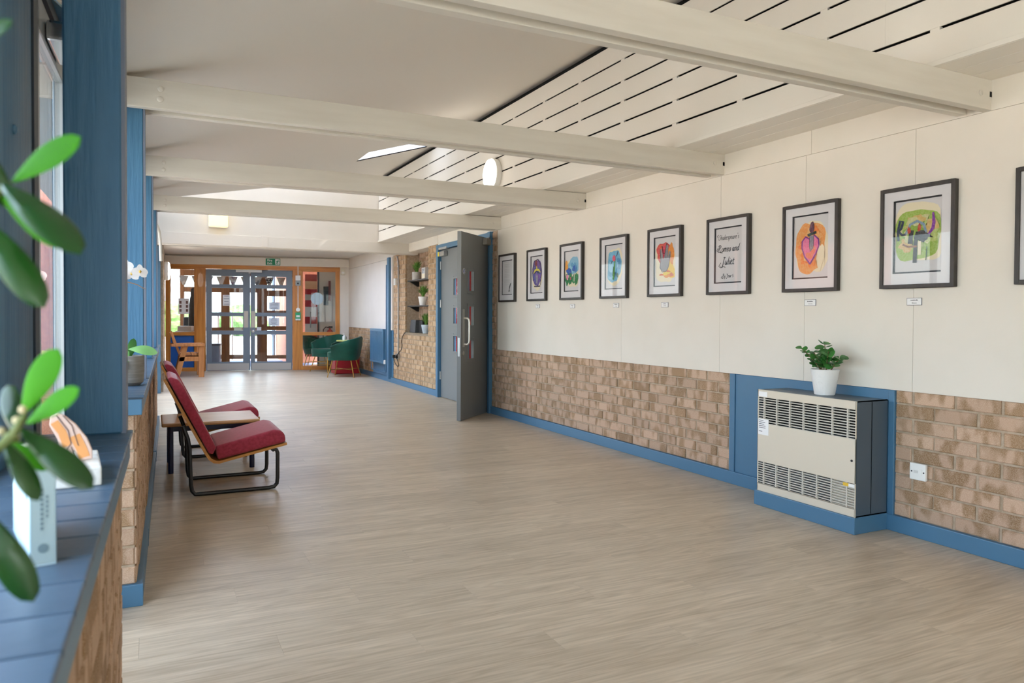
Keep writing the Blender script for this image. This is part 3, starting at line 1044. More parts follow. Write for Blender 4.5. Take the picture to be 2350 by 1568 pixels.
def blob(cx, cy, rx, ry, n=30, jag=0.12, seed=0, sq=2.0):
    rr = random.Random(seed)
    ph = [rr.uniform(0, 6.28) for _ in range(5)]
    out = []
    for k in range(n):
        a = 2 * math.pi * k / n
        w_ = 1 + jag * (0.5 * math.sin(2 * a + ph[0]) + 0.5 * math.sin(3 * a + ph[1]) + 0.4 * math.sin(5 * a + ph[2]) + 0.3 * math.sin(9 * a + ph[3]))
        c, s = math.cos(a), math.sin(a)
        q = (abs(c) ** sq + abs(s) ** sq) ** (-1 / sq)
        out.append((cx + rx * c * q * w_, cy + ry * s * q * w_))
    return out


class Stroke(list):
    pass


def stroke(pts, wd):
    """polyline with rounded-off width -> outline"""
    L, Rr = [], []
    ws = wd if isinstance(wd, (list, tuple)) else [wd] * len(pts)
    for i, p in enumerate(pts):
        a = pts[max(0, i - 1)]
        b = pts[min(len(pts) - 1, i + 1)]
        dx, dy = b[0] - a[0], b[1] - a[1]
        d = math.hypot(dx, dy) or 1
        nx, ny = -dy / d * ws[i] / 2, dx / d * ws[i] / 2
        L.append((p[0] + nx, p[1] + ny))
        Rr.append((p[0] - nx, p[1] - ny))
    return Stroke(L + Rr[::-1])


FW, FZ0, FZ1, FD = 0.412, 1.294, 1.824, 0.030
IW, IH = 0.268, 0.385        # window in the mount


def picture(yl, label, shapes=None, landscape=False):
    t = thing('picture_frame', label, 'picture', (XR - 0.006, yl, FZ0), R(-90), 'framed pictures on the right wall')
    H = FZ1 - FZ0
    b = 0.020
    m = MB()
    m.box((0, -FD, 0), (b, 0, H)).box((FW - b, -FD, 0), (FW, 0, H)).box((b, -FD, 0), (FW - b, 0, b)).box((b, -FD, H - b), (FW - b, 0, H))
    m.build('moulding', FRAME, t, bevel=0.0015, seg=1)
    cx, cz = FW / 2, H / 2 + 0.005
    wx, wz = IW / 2, IH / 2
    m = MB()
    y0, y1 = -0.021, -0.016
    m.box((b, y0, b), (cx - wx, y1, H - b)).box((cx + wx, y0, b), (FW - b, y1, H - b)).box((cx - wx, y0, b), (cx + wx, y1, cz - wz)).box((cx - wx, y0, cz + wz), (cx + wx, y1, H - b))
    m.build('mount', MOUNT, t)
    g = 0.008
    m = MB()
    for (p, q) in (((cx - wx, cz - wz), (cx - wx + g, cz + wz)), ((cx + wx - g * 0.5, cz - wz), (cx + wx, cz + wz)), ((cx - wx, cz - wz), (cx + wx, cz - wz + g)), ((cx - wx, cz + wz - g), (cx + wx, cz + wz))):
        m.box((p[0], -0.0155, p[1]), (q[0], -0.012, q[1]))
    m.build('mount_edge', INK, t)
    MB().box((b, -0.011, b), (FW - b, 0.0, H - b)).build('backing_sheet', MOUNT2, t)
    MB().box((b, -0.0245, b), (FW - b, -0.0235, H - b)).build('glass', PGLASS, t)
    if shapes:
        mats, mb = [], MB()
        for i, (colr, pts) in enumerate(shapes):
            mm = CREAMP if colr == 'cream' else paint(colr)
            if mm not in mats:
                mats.append(mm)
            yb = -0.0112 - 0.00012 * i
            ring = [(cx + u, yb, cz + v) for u, v in pts]
            if isinstance(pts, Stroke):          # brush stroke: a strip of quads
                n_ = len(ring)
                mb.add(ring, [(i, i + 1, n_ - 2 - i, n_ - 1 - i) for i in range(n_ // 2 - 1)], mats.index(mm))
                continue
            mb2 = bmesh.new()
            vs = [mb2.verts.new(p) for p in ring]
            try:
                f = mb2.faces.new(vs)
                bmesh.ops.triangulate(mb2, faces=[f])
            except ValueError:
                pass
            mb2.verts.index_update()
            mb.add([v.co.copy() for v in mb2.verts], [tuple(v.index for v in f.verts) for f in mb2.faces], mats.index(mm))
            mb2.free()
        mb.build('artwork', mats, t)
    return t


def rough(cx, cy, rx, ry, seed, colours, n=16, s=(0.25, 0.5), sq=2.4):
    """scatter of brushy patches inside a rough oval"""
    rr = random.Random(seed)
    out = []
    for i in range(n):
        a, d = rr.uniform(0, 6.28), math.sqrt(rr.random()) * 0.72
        out.append((colours[i % len(colours)], blob(cx + rx * d * math.cos(a), cy + ry * d * math.sin(a), rx * rr.uniform(*s), ry * rr.uniform(*s) * 0.8, 18, 0.3, seed * 50 + i)))
    return out


# 1: printed page with a feather
p1 = [( 'b3b0b0', [(-0.075, 0.17 - 0.0095 * i), (-0.075 + 0.15 * random.uniform(0.5, 1), 0.17 - 0.0095 * i), (-0.075 + 0.14, 0.1675 - 0.0095 * i), (-0.075, 0.1675 - 0.0095 * i)]) for i in range(27) if i % 6 != 1]
p1.append(('3a3a3e', stroke([(0.045, -0.15), (0.055, -0.11), (0.08, -0.075), (0.095, -0.06)], [0.012, 0.022, 0.018, 0.004])))
p1.append(('3a3a3e', [(0.02, -0.155), (0.075, -0.155), (0.06, -0.145), (0.035, -0.145)]))
# 2: violet and yellow oval figure
p2 = [('cream', blob(0.0, -0.02, 0.10, 0.155, 34, 0.1, 3)), ('5d4a8e', blob(0.0, 0.02, 0.095, 0.135, 34, 0.08, 4, 2.6))]
p2 += rough(0.0, 0.02, 0.085, 0.12, 5, ['4a4f9c', '6b4690', '7d52a8', '3e5c8e'], 14)
p2 += [('7a2f3a', blob(-0.02, 0.115, 0.03, 0.03, 20, 0.15, 6)), ('d9c93a', stroke([(-0.075, 0.015), (-0.04, 0.045), (0.0, 0.05), (0.04, 0.045), (0.075, 0.02)], [0.01, 0.022, 0.018, 0.022, 0.008])), ('d9c93a', stroke([(0.0, 0.03), (-0.005, 0.085)], 0.02)),
       ('2a2633', stroke([(-0.05, 0.01), (-0.01, 0.035), (0.05, 0.012)], 0.014)), ('8c8a96', blob(0.0, -0.045, 0.022, 0.05, 20, 0.12, 8)), ('2a2036', stroke([(-0.085, -0.06), (-0.1, 0.05), (-0.06, 0.14), (0.02, 0.155), (0.08, 0.10), (0.095, 0.0), (0.075, -0.11)], 0.009)), ('2a2036', stroke([(-0.06, -0.12), (0.0, -0.122), (0.07, -0.12)], 0.012))]
# 3: blue sky over green garden
p3 = [('cream', blob(0.005, -0.02, 0.125, 0.135, 34, 0.1, 13, 3)), ('7ab4d2', blob(0.03, 0.05, 0.095, 0.085, 30, 0.12, 14))]
p3 += rough(0.03, 0.05, 0.08, 0.07, 15, ['5b9cc6', '8cc3dc', '3f7fb8'], 12)
p3 += [('e79a2c', blob(-0.095, 0.05, 0.025, 0.055, 20, 0.2, 16)), ('2a57b0', blob(-0.05, -0.005, 0.045, 0.035, 22, 0.25, 17)), ('2a57b0', blob(0.04, 0.02, 0.025, 0.03, 20, 0.25, 18))]
p3 += [('1f7a3a', blob(u, -0.075, 0.035, 0.05, 22, 0.3, 19 + i)) for i, u in enumerate((-0.09, -0.03, 0.04, 0.09))]
p3 += [('e58aa4', blob(-0.08, -0.055, 0.02, 0.03, 18, 0.2, 25)), ('b04a58', blob(-0.02, -0.07, 0.014, 0.014, 14, 0.2, 26)), ('d7d3c0', stroke([(0.045, -0.1), (0.05, -0.02)], 0.012))]
# 4: red flower on blue
p4 = [('cream', blob(0.01, 0.0, 0.112, 0.155, 36, 0.08, 31, 3)), ('6db0d2', blob(0.0, 0.005, 0.098, 0.135, 34, 0.12, 32, 3))]
p4 += rough(0.0, 0.0, 0.095, 0.13, 33, ['4f9cc8', '85c2de', '6fb6da', '4a8fbd'], 22)
p4 += [('4f9a3c', stroke([(-0.01, -0.11), (0.0, -0.05), (0.015, 0.05)], [0.02, 0.024, 0.014])), ('1d3a22', stroke([(-0.02, -0.08), (-0.012, -0.04), (-0.005, -0.0)], 0.007)), ('1d3a22', stroke([(0.015, -0.09), (0.02, -0.05)], 0.007)), ('e5566a', blob(0.0, 0.07, 0.024, 0.026, 22, 0.1, 34)), ('37445c', stroke([(0.03, 0.085), (0.045, 0.10), (0.055, 0.125)], 0.008)), ('37445c', stroke([(-0.045, 0.02), (-0.03, 0.045), (-0.015, 0.05)], 0.007)), ('2d5e36', blob(0.055, -0.075, 0.014, 0.02, 16, 0.2, 35))]
# 5: grey hand on red and yellow
p5 = [('cream', blob(0.0, -0.01, 0.118, 0.15, 36, 0.08, 41, 3.4)), ('d8453e', blob(-0.01, 0.06, 0.10, 0.085, 30, 0.14, 42)), ('e98a2b', blob(0.06, 0.035, 0.05, 0.09, 28, 0.2, 43)), ('f1c623', blob(0.05, -0.07, 0.065, 0.065, 28, 0.2, 44))]
p5 += rough(-0.03, 0.08, 0.09, 0.06, 45, ['d5374c', 'c92f45', 'e25f3d'], 8) + rough(0.02, -0.10, 0.09, 0.035, 46, ['e88d24', 'd8642a', 'f2d22c'], 9)
p5 += [('8b8488', blob(-0.01, -0.03, 0.052, 0.05, 26, 0.1, 47)), ('8b8488', stroke([(-0.03, -0.03), (-0.045, 0.06), (-0.052, 0.10)], [0.05, 0.03, 0.02])), ('8b8488', stroke([(0.0, -0.03), (0.022, 0.07), (0.028, 0.125)], [0.06, 0.035, 0.022])), ('8b8488', stroke([(0.02, -0.03), (0.055, 0.04), (0.06, 0.075)], [0.05, 0.03, 0.016])),
       ('2c2a2e', stroke([(-0.06, 0.10), (-0.05, 0.02), (-0.06, -0.04), (-0.03, -0.08), (0.02, -0.075), (0.05, -0.03), (0.06, 0.05)], 0.006)), ('2c2a2e', stroke([(-0.05, 0.11), (-0.035, 0.12), (-0.02, 0.06), (0.0, 0.06), (0.02, 0.14), (0.035, 0.13)], 0.006))]
# 7: heart and dagger on orange
hr = [(0.0 + 0.0, -0.105), (-0.04, -0.06), (-0.062, -0.005), (-0.06, 0.035), (-0.035, 0.06), (-0.005, 0.045), (0.03, 0.065), (0.06, 0.04), (0.064, 0.0), (0.04, -0.05)]
p7 = [('cream', blob(0.012, -0.005, 0.115, 0.155, 40, 0.07, 51, 2.8)), ('ee9a4c', blob(-0.005, -0.005, 0.108, 0.148, 40, 0.09, 52, 2.8))]
p7 += rough(0.0, 0.0, 0.10, 0.14, 53, ['ef7f2a', 'f2a65a', 'ea6d22', 'f0b878'], 24, (0.18, 0.4))
p7 += [('cream', blob(0.075, -0.06, 0.03, 0.07, 24, 0.25, 54)), ('ec6f9d', hr), ('f0795f', blob(0.0, -0.03, 0.035, 0.045, 22, 0.2, 55)), ('ec6f9d', blob(-0.02, -0.01, 0.03, 0.03, 20, 0.2, 57)), ('7a2a86', stroke(hr + [hr[0]], 0.010)), ('8c8692', stroke([(0.012, 0.065), (0.008, 0.02), (0.01, -0.01), (0.0, -0.03)], [0.03, 0.03, 0.03, 0.004])), ('3a3036', stroke([(0.026, 0.065), (0.024, 0.0), (0.001, -0.03), (-0.007, 0.0), (-0.004, 0.065)], 0.003)), ('27322a', stroke([(-0.02, 0.068), (0.01, 0.075), (0.045, 0.082)], 0.016)), ('5a2a3e', blob(0.012, 0.112, 0.018, 0.034, 22, 0.12, 56))]
# 8: letters and dark trees on green
p8 = [('cream', blob(0.0, 0.02, 0.128, 0.150, 40, 0.05, 61, 4.5)), ('9cb84c', blob(-0.003, 0.005, 0.124, 0.125, 40, 0.06, 62, 4))]
p8 += rough(0.0, 0.0, 0.125, 0.12, 63, ['8fb03e', 'b4c26a', '7ba63e', 'c9c98c', 'd2b06a'], 26, (0.2, 0.4))
p8 += [('7f97ab', stroke([(-0.065, 0.01), (-0.04, 0.06), (0.0, 0.075), (0.035, 0.055), (0.05, 0.01)], 0.014)), ('22304a', stroke([(-0.105, -0.02), (-0.11, 0.03), (-0.098, 0.085), (-0.08, 0.08), (-0.09, 0.045), (-0.105, 0.03)], 0.013)), ('22304a', stroke([(-0.105, 0.03), (-0.085, 0.01), (-0.065, 0.012)], 0.012)), ('7a2f96', stroke([(0.085, 0.11), (0.09, 0.06), (0.085, 0.03), (0.065, 0.005), (0.05, 0.0)], [0.01, 0.018, 0.018, 0.012, 0.006])),
       ('1c1a1c', stroke([(-0.04, -0.04), (-0.03, 0.03)], 0.025)), ('1c1a1c', stroke([(-0.012, -0.14), (-0.008, -0.04), (0.0, 0.0)], 0.022)), ('1c1a1c', blob(0.02, -0.005, 0.035, 0.03, 22, 0.25, 64)), ('1c1a1c', stroke([(0.0, 0.005), (0.05, 0.0), (0.085, -0.015)], [0.03, 0.022, 0.004])), ('c0462c', blob(-0.045, 0.03, 0.01, 0.018, 14, 0.2, 65)), ('c0462c', blob(0.012, 0.04, 0.009, 0.022, 14, 0.2, 66)), ('8a5a34', stroke([(-0.08, -0.04), (-0.05, -0.055), (0.0, -0.055)], 0.01)), ('2a4a22', stroke([(0.055, -0.06), (0.05, -0.13)], 0.005)), ('cream', stroke([(0.014, -0.10), (0.014, -0.03)], 0.018))]
YL = [7.567, 6.872, 6.178, 5.474, 4.781, 4.089, 3.390, 2.704, 2.012]
pl_ = ['black-framed printed page with a small feather, nearest the open door', 'black-framed painting of a violet oval with a yellow cross shape', 'black-framed painting of blue sky over green bushes', 'black-framed painting of a red flower on blue', 'black-framed painting of a grey hand on red and yellow', 'black-framed Romeo and Juliet title page in curly lettering', 'black-framed painting of a dagger in a pink heart on orange', 'black-framed painting with dark trees and letters on green', 'black-framed picture cut off by the right edge of the photo']
arts = [p1, p2, p3, p4, p5, None, p7, p8, [('cream', blob(0.0, 0.0, 0.11, 0.15, 36, 0.08, 71, 3)), ('86a6c4', blob(0, 0, 0.095, 0.13, 30, 0.1, 72))]]
pics = [picture(YL[i], pl_[i], arts[i]) for i in range(9)]
tp = pics[5]
cx, cz = FW / 2, (FZ1 - FZ0) / 2
GLY = {  # pen strokes in a unit em (x, y); first number is the advance
    'S': (0.62, [[(0.55, 0.62), (0.42, 0.72), (0.26, 0.66), (0.24, 0.52), (0.40, 0.38), (0.46, 0.20), (0.32, 0.02), (0.12, 0.02), (0.02, 0.12), (0.08, 0.22)]]),
    'h': (0.44, [[(0.12, 0.72), (0.08, 0.36), (0.04, 0.0)], [(0.06, 0.22), (0.18, 0.40), (0.30, 0.36), (0.27, 0.12), (0.30, 0.0), (0.40, 0.06)]]),
    'a': (0.44, [[(0.32, 0.34), (0.20, 0.40), (0.05, 0.24), (0.08, 0.04), (0.20, 0.04), (0.32, 0.34)], [(0.34, 0.40), (0.28, 0.10), (0.33, 0.0), (0.42, 0.08)]]),
    'k': (0.42, [[(0.14, 0.72), (0.09, 0.36), (0.04, 0.0)], [(0.34, 0.40), (0.10, 0.20)], [(0.14, 0.22), (0.28, 0.02), (0.40, 0.04)]]),
    'e': (0.38, [[(0.08, 0.20), (0.28, 0.28), (0.24, 0.40), (0.10, 0.36), (0.04, 0.16), (0.14, 0.0), (0.34, 0.08)]]),
    's': (0.34, [[(0.28, 0.34), (0.18, 0.40), (0.10, 0.32), (0.22, 0.18), (0.20, 0.02), (0.04, 0.04)]]),
    'p': (0.46, [[(0.10, 0.40), (0.06, 0.0), (0.0, -0.30)], [(0.08, 0.26), (0.24, 0.42), (0.36, 0.28), (0.28, 0.04), (0.08, 0.04)]]),
    'r': (0.34, [[(0.08, 0.40), (0.06, 0.0)], [(0.07, 0.22), (0.18, 0.40), (0.30, 0.38)]]),
    "'": (0.20, [[(0.14, 0.76), (0.10, 0.62)]]),
    'R': (0.72, [[(0.20, 0.72), (0.12, 0.34), (0.02, 0.0)], [(0.02, 0.60), (0.16, 0.74), (0.42, 0.72), (0.50, 0.56), (0.36, 0.40), (0.14, 0.36)], [(0.24, 0.38), (0.42, 0.10), (0.62, -0.10), (0.72, -0.02)]]),
    'o': (0.42, [[(0.18, 0.40), (0.05, 0.26), (0.08, 0.04), (0.22, 0.0), (0.34, 0.16), (0.30, 0.36), (0.18, 0.40)]]),
    'm': (0.62, [[(0.08, 0.40), (0.04, 0.0)], [(0.06, 0.20), (0.18, 0.40), (0.27, 0.34), (0.23, 0.0)], [(0.25, 0.20), (0.38, 0.40), (0.47, 0.34), (0.44, 0.02), (0.56, 0.06)]]),
    'n': (0.46, [[(0.08, 0.40), (0.04, 0.0)], [(0.06, 0.20), (0.20, 0.40), (0.31, 0.34), (0.27, 0.02), (0.40, 0.06)]]),
    'd': (0.48, [[(0.30, 0.34), (0.18, 0.40), (0.04, 0.22), (0.08, 0.02), (0.22, 0.04), (0.32, 0.30)], [(0.46, 0.78), (0.36, 0.52), (0.28, 0.06), (0.40, 0.04)]]),
    'J': (0.56, [[(0.52, 0.70), (0.40, 0.62), (0.30, 0.30), (0.20, -0.14), (0.02, -0.24), (-0.10, -0.14)], [(0.22, 0.66), (0.40, 0.72), (0.58, 0.68)]]),
    'u': (0.46, [[(0.08, 0.40), (0.05, 0.10), (0.16, 0.0), (0.30, 0.20)], [(0.34, 0.40), (0.30, 0.04), (0.42, 0.06)]]),
    'l': (0.24, [[(0.18, 0.76), (0.10, 0.30), (0.08, 0.02), (0.20, 0.06)]]),
    'i': (0.22, [[(0.10, 0.40), (0.07, 0.04), (0.18, 0.06)], [(0.14, 0.56), (0.15, 0.61)]]),
    't': (0.30, [[(0.16, 0.60), (0.09, 0.10), (0.14, 0.0), (0.26, 0.06)], [(0.0, 0.40), (0.28, 0.42)]]),
    'B': (0.62, [[(0.20, 0.70), (0.10, 0.0)], [(0.04, 0.60), (0.22, 0.74), (0.44, 0.68), (0.38, 0.46), (0.18, 0.38)], [(0.22, 0.38), (0.46, 0.30), (0.42, 0.06), (0.20, -0.02), (0.0, 0.06)]]),
    'y': (0.44, [[(0.08, 0.40), (0.08, 0.12), (0.20, 0.06), (0.30, 0.24)], [(0.36, 0.40), (0.28, 0.0), (0.14, -0.26), (0.0, -0.20)]]),
    'Y': (0.60, [[(0.02, 0.62), (0.14, 0.70), (0.22, 0.42), (0.34, 0.36)], [(0.56, 0.72), (0.36, 0.34), (0.26, -0.10), (0.08, -0.22), (0.0, -0.10)]]),
    '5': (0.40, [[(0.34, 0.52), (0.14, 0.52), (0.10, 0.30), (0.26, 0.30), (0.30, 0.10), (0.16, 0.0), (0.04, 0.06)]]),
    ' ': (0.26, []),
}


def pen_text(txt, size, cx_, cz_, y_, wd, parent):
    adv = sum(GLY[ch][0] for ch in txt) * size
    x = cx_ - adv / 2
    m = MB()
    for ch in txt:
        a, sts = GLY[ch]
        for pts in sts:
            P = [Vector((x + (u + 0.18 * v) * size, y_, cz_ + v * size * 1.25)) for u, v in pts]
            # smooth the stroke and swell it in the middle like a broad pen
            Q = []
            for i in range(len(P) - 1):
                p0, p1, p2, p3 = P[max(0, i - 1)], P[i], P[i + 1], P[min(len(P) - 1, i + 2)]
                for j in range(4):
                    t = j / 4
                    Q.append(0.5 * ((2 * p1) + (p2 - p0) * t + (2 * p0 - 5 * p1 + 4 * p2 - p3) * t * t + (3 * p1 - p0 - 3 * p2 + p3) * t ** 3))
            Q.append(P[-1])
            n_ = len(Q)
            rs = [wd * (0.55 + 0.75 * math.sin(math.pi * (0.08 + 0.84 * i / (n_ - 1)))) for i in range(n_)]
            m.tube(Q, rs, 5)
        x += a * size
    return m.build('title_text', INK, parent)


for s_, dx, dz, size, wd in (("Shakespeare's", 0.0, 0.112, 0.0385, 0.0011), ('Romeo and', 0.0, 0.030, 0.0495, 0.0017), ('Juliet', -0.006, -0.060, 0.057, 0.0019), ('By Year 5', -0.004, -0.148, 0.0285, 0.0010)):
    pen_text(s_, size, cx + dx, cz + dz, -0.0117, wd, tp)
sw = MB()
for pts in ([(-0.105, 0.058), (-0.115, 0.04), (-0.10, 0.03), (-0.07, 0.028), (-0.06, 0.02)], [(-0.075, -0.045), (-0.095, -0.068), (-0.075, -0.08), (-0.045, -0.072), (-0.03, -0.078)], [(-0.10, 0.15), (-0.112, 0.14), (-0.10, 0.128)], [(-0.06, -0.138), (-0.07, -0.15), (-0.05, -0.155)]):
    MB().tube([(cx + u, -0.0117, cz + v) for u, v in pts], 0.0018, 6).build('letter_swash', INK, tp)
# small name cards under the paintings
for i, yc, zc_, lab in ((1, 6.667, 1.24, 'violet oval'), (2, 5.973, 1.234, 'garden'), (3, 5.25, 1.234, 'red flower'), (4, 4.587, 1.231, 'grey hand'), (6, 3.19, 1.228, 'dagger and heart'), (7, 2.517, 1.224, 'dark tree')):
    t = thing('name_card', 'tiny white name card under the %s painting' % lab, 'label card', (XR - 0.006, yc + 0.042, zc_ - 0.019), R(-90), 'name cards under the paintings')
    MB().box((0, -0.003, 0), (0.084, 0, 0.038)).build('card', mat('card_edge', '55535e', 0.7), t)
    MB().box((0.002, -0.0034, 0.002), (0.082, -0.003, 0.036)).build('face', PAPER, t)
    m = MB()
    rr = random.Random(i)
    for (za, x0, x1, h) in ((0.024, 0.022, 0.06, 0.005), (0.010, 0.03, 0.056, 0.003)):
        xq = x0
        while xq < x1:
            wq = rr.uniform(0.003, 0.006)
            m.box((xq, -0.0037, za), (xq + wq, -0.0034, za + h * rr.uniform(0.7, 1.2)))
            xq += wq + 0.0015
    m.build('lettering', INK, t)

# ------------------------------------------------------------------ convector heater
CREAM = mat('heater_cream', 'd6ccba', 0.45)
HGREY = mat('heater_grey', '4c5a66', 0.4)
ht = thing('convector_heater', 'cream-fronted convector heater with slotted grilles on blue plinth', 'heater', (3.312, 3.352, 0), R(-90))
W_, D_ = 0.694, 0.245
MB().box((-0.012, -0.012, 0), (W_ + 0.008, D_, 0.088)).build('plinth', BLUEP, ht, bevel=0.004)
MB().box((0, 0.006, 0.088), (0.006, D_, 0.70)).box((W_ - 0.006, 0.006, 0.088), (W_, D_, 0.70)).box((0, 0.006, 0.694), (W_, D_, 0.70)).box((0, 0.12, 0.088), (W_, 0.125, 0.70)).box((0, 0.006, 0.088), (W_, D_, 0.094)).build('casing', HGREY, ht)
MB().box((0.006, 0.05, 0.50), (W_ - 0.006, 0.06, 0.66)).build('grille_void', DARK, ht)
MB().box((0.006, 0.05, 0.10), (W_ * 0.74, 0.06, 0.27)).build('heating_fins', mat('fins', '3c4046', 0.4, '6a6f76', 60, (40, 1, 1), metal=0.3), ht)
MB().box((W_ * 0.74, 0.03, 0.10), (W_ - 0.006, 0.04, 0.27)).build('inner_plate', CREAM, ht)
m = MB()
m.box((0, 0, 0.655), (W_, 0.008, 0.70)).box((0, 0, 0.265), (W_, 0.008, 0.50)).box((0, 0, 0.088), (W_, 0.008, 0.135)).box((0, 0, 0.088), (0.005, 0.008, 0.70)).box((W_ - 0.005, 0, 0.088), (W_, 0.008, 0.70))
m.build('front_panel', CREAM, ht, bevel=0.0015, seg=1)
SL = mat('grille_metal', 'c9c4b8', 0.4)
for (z0, z1) in ((0.505, 0.652), (0.137, 0.262)):
    gr = MB().box((0.0, 0.0, z0 - 0.006), (W_, 0.006, z0 - 0.003)).build('grille', SL, ht)
    for q in range(7):
        xq = 0.05 + q * 0.0985
        MB().box((xq - 0.004, 0.0, z0 - 0.004), (xq + 0.004, 0.012, z1 + 0.004)).build('grille_bar', SL, gr)
    nsl = 10 if z1 > 0.5 else 9
    for q in range(nsl):
        zq = z0 + (z1 - z0) * (q + 0.5) / nsl
        MB().box((0.004, 0.003, zq - 0.0028), (W_ - 0.004, 0.014, zq + 0.0028)).build('slat', SL, gr)
MB().lathe([(0.006, 0), (0.006, -0.004), (0, -0.004)], 14, (W_ - 0.022, 0, 0.385), 'y').build('screw', BLACK, ht)
lb = MB().box((0.006, -0.001, 0.43), (0.088, 0, 0.525)).build('paper_label', PAPER, ht)
m = MB()
rr = random.Random(3)
for q in range(7):
    zq = 0.515 - q * 0.011
    if q == 5:
        continue
    m.box((0.012, -0.0014, zq), (0.012 + 0.07 * rr.uniform(0.35, 1), -0.001, zq + 0.003))
m.build('label_print', INK, lb)
MB().box((W_ - 0.075, -0.001, 0.245), (W_ - 0.04, 0, 0.262)).build('yellow_sticker', mat('sticker', 'e3b93c', 0.6), ht)
MB().box((W_ - 0.04, -0.001, 0.245), (W_ - 0.004, 0, 0.262)).build('silver_sticker', WHITEP, ht)
MB().box((0.006, -0.001, 0.66), (0.075, 0, 0.69)).build('tape', PAPER, ht)

# switched spur on the brick dado
so = thing('wall_switch', 'white fused spur switch on the brick beside the heater', 'switch', (XR - 0.002, 2.521, 0.301), R(-90))
MB().box((0, -0.018, 0), (0.088, 0, 0.086)).build('plate', WHITEP, so, bevel=0.004)
MB().box((0.052, -0.021, 0.03), (0.07, -0.018, 0.058)).build('rocker', WHITEP, so, bevel=0.001)
MB().box((0.024, -0.0195, 0.036), (0.046, -0.018, 0.05)).build('fuse_holder', mat('fuse', 'd9d7d2', 0.4), so)
for xq in (0.012, 0.078):
    MB().lathe([(0.004, -0.018), (0.004, -0.019), (0, -0.019)], 10, (xq, 0, 0.043), 'y').build('screw', BLACK, so)

# ------------------------------------------------------------------ leaf helpers
def leaf_mesh(name, L, Wd, thick, m_, curl=0.15, base=0.28, n=14, fat=1.45):
    """fleshy oval leaf along +x, flat in xy, bending down in z"""
    top, bot = [], []
    mb = MB()
    rows = []
    for i in range(n + 1):
        t = i / n
        wdt = Wd * (math.sin(math.pi * min(1, t ** fat)) ** 0.62) * 0.5 + (0.0015 if i < n else 0)
        if i == 0:
            wdt = Wd * 0.06
        zb = -curl * L * t * t
        th = thick * (math.sin(math.pi * (0.1 + 0.85 * t)))
        ring = []
        for k in range(8):
            a = 2 * math.pi * k / 8
            ring.append((L * t, wdt * math.cos(a), zb + th * 0.5 * math.sin(a) - 0.15 * wdt * (1 - abs(math.cos(a)))))
        rows.append(ring)
    vs = [p for r_ in rows for p in r_]
    fs = []
    for i in range(n):
        for k in range(8):
            k2 = (k + 1) % 8
            fs.append((i * 8 + k, i * 8 + k2, (i + 1) * 8 + k2, (i + 1) * 8 + k))
    fs.append(tuple(range(8))[::-1])
    fs.append(tuple(range(n * 8, n * 8 + 8)))
    mb.add(vs, fs)
    return mb.mesh(name, m_, smooth=True)


def place_leaf(me, parent, base, direction, normal, scale=1.0):
    x = Vector(direction).normalized()
    z = Vector(normal)
    z = (z - x * z.dot(x)).normalized()
    y = z.cross(x)
    o = link('leaf', me, parent)
    mt = Matrix((x, y, z)).transposed().to_4x4() @ Matrix.Scale(scale, 4)
    mt.translation = Vector(base)
    o.matrix_local = mt
    return o


# plant on the heater
PX, PY, PZ = 3.43, 2.962, 0.70
pt = thing('potted_jade_plant', 'small jade plant in a white textured pot on the heater', 'plant', (PX, PY, PZ))
MB().lathe([(0.0, 0.004), (0.05, 0.0), (0.055, 0.004), (0.075, 0.13), (0.078, 0.145), (0.073, 0.147), (0.068, 0.128), (0.0, 0.125)], 36).build('pot', mat('white_pot', 'e9e8e6', 0.35, bump=0.35, bscale=45), pt, smooth=True)
MB().lathe([(0.0, 0.128), (0.069, 0.126)], 24).build('soil', mat('soil', '3a2a1c', 0.95), pt)
lm = leaf_mesh('jade_small', 0.046, 0.036, 0.005, LEAF, 0.1)
rr = random.Random(11)
st = MB()
stems = [((0.0, 0.012), (0.06, 0.24), 5), ((0.0, -0.012), (-0.03, 0.25), 6), ((0.01, 0.0), (0.02, 0.285), 7), ((0.0, 0.02), (0.15, 0.255), 8), ((-0.01, 0.0), (0.0, 0.22), 6), ((0.0, -0.03), (-0.062, 0.21), 5), ((0.0, 0.02), (0.07, 0.19), 5)]
for (b0, tip, nl) in stems:
    dy, zt = tip
    dx = rr.uniform(-0.035, 0.025)
    P = [Vector((b0[0] + dx * t, b0[1] + dy * (t ** 1.4) * 1.0, 0.12 + (zt - 0.12) * t)) for t in (0, 0.25, 0.5, 0.75, 1)]
    st.tube(P, [0.005, 0.004, 0.0035, 0.003, 0.002], 6)
    for q in range(nl):
        t = 0.35 + 0.65 * (q + 1) / nl
        i = min(3, int(t * 4))
        p = P[i].lerp(P[i + 1], t * 4 - i)
        for s in (0, 1):
            an = q * 1.57 + s * math.pi + rr.uniform(-0.4, 0.4)
            d = Vector((math.cos(an), math.sin(an), rr.uniform(0.0, 0.6)))
            place_leaf(lm, pt, p, d, (rr.uniform(-1.1, 0.1), rr.uniform(-0.7, 0.1), 0.7), rr.uniform(0.75, 1.25) * (0.75 if dy > 0.1 else 1.05))
st.build('stem', mat('jade_stem', '6a5a34', 0.7), pt)

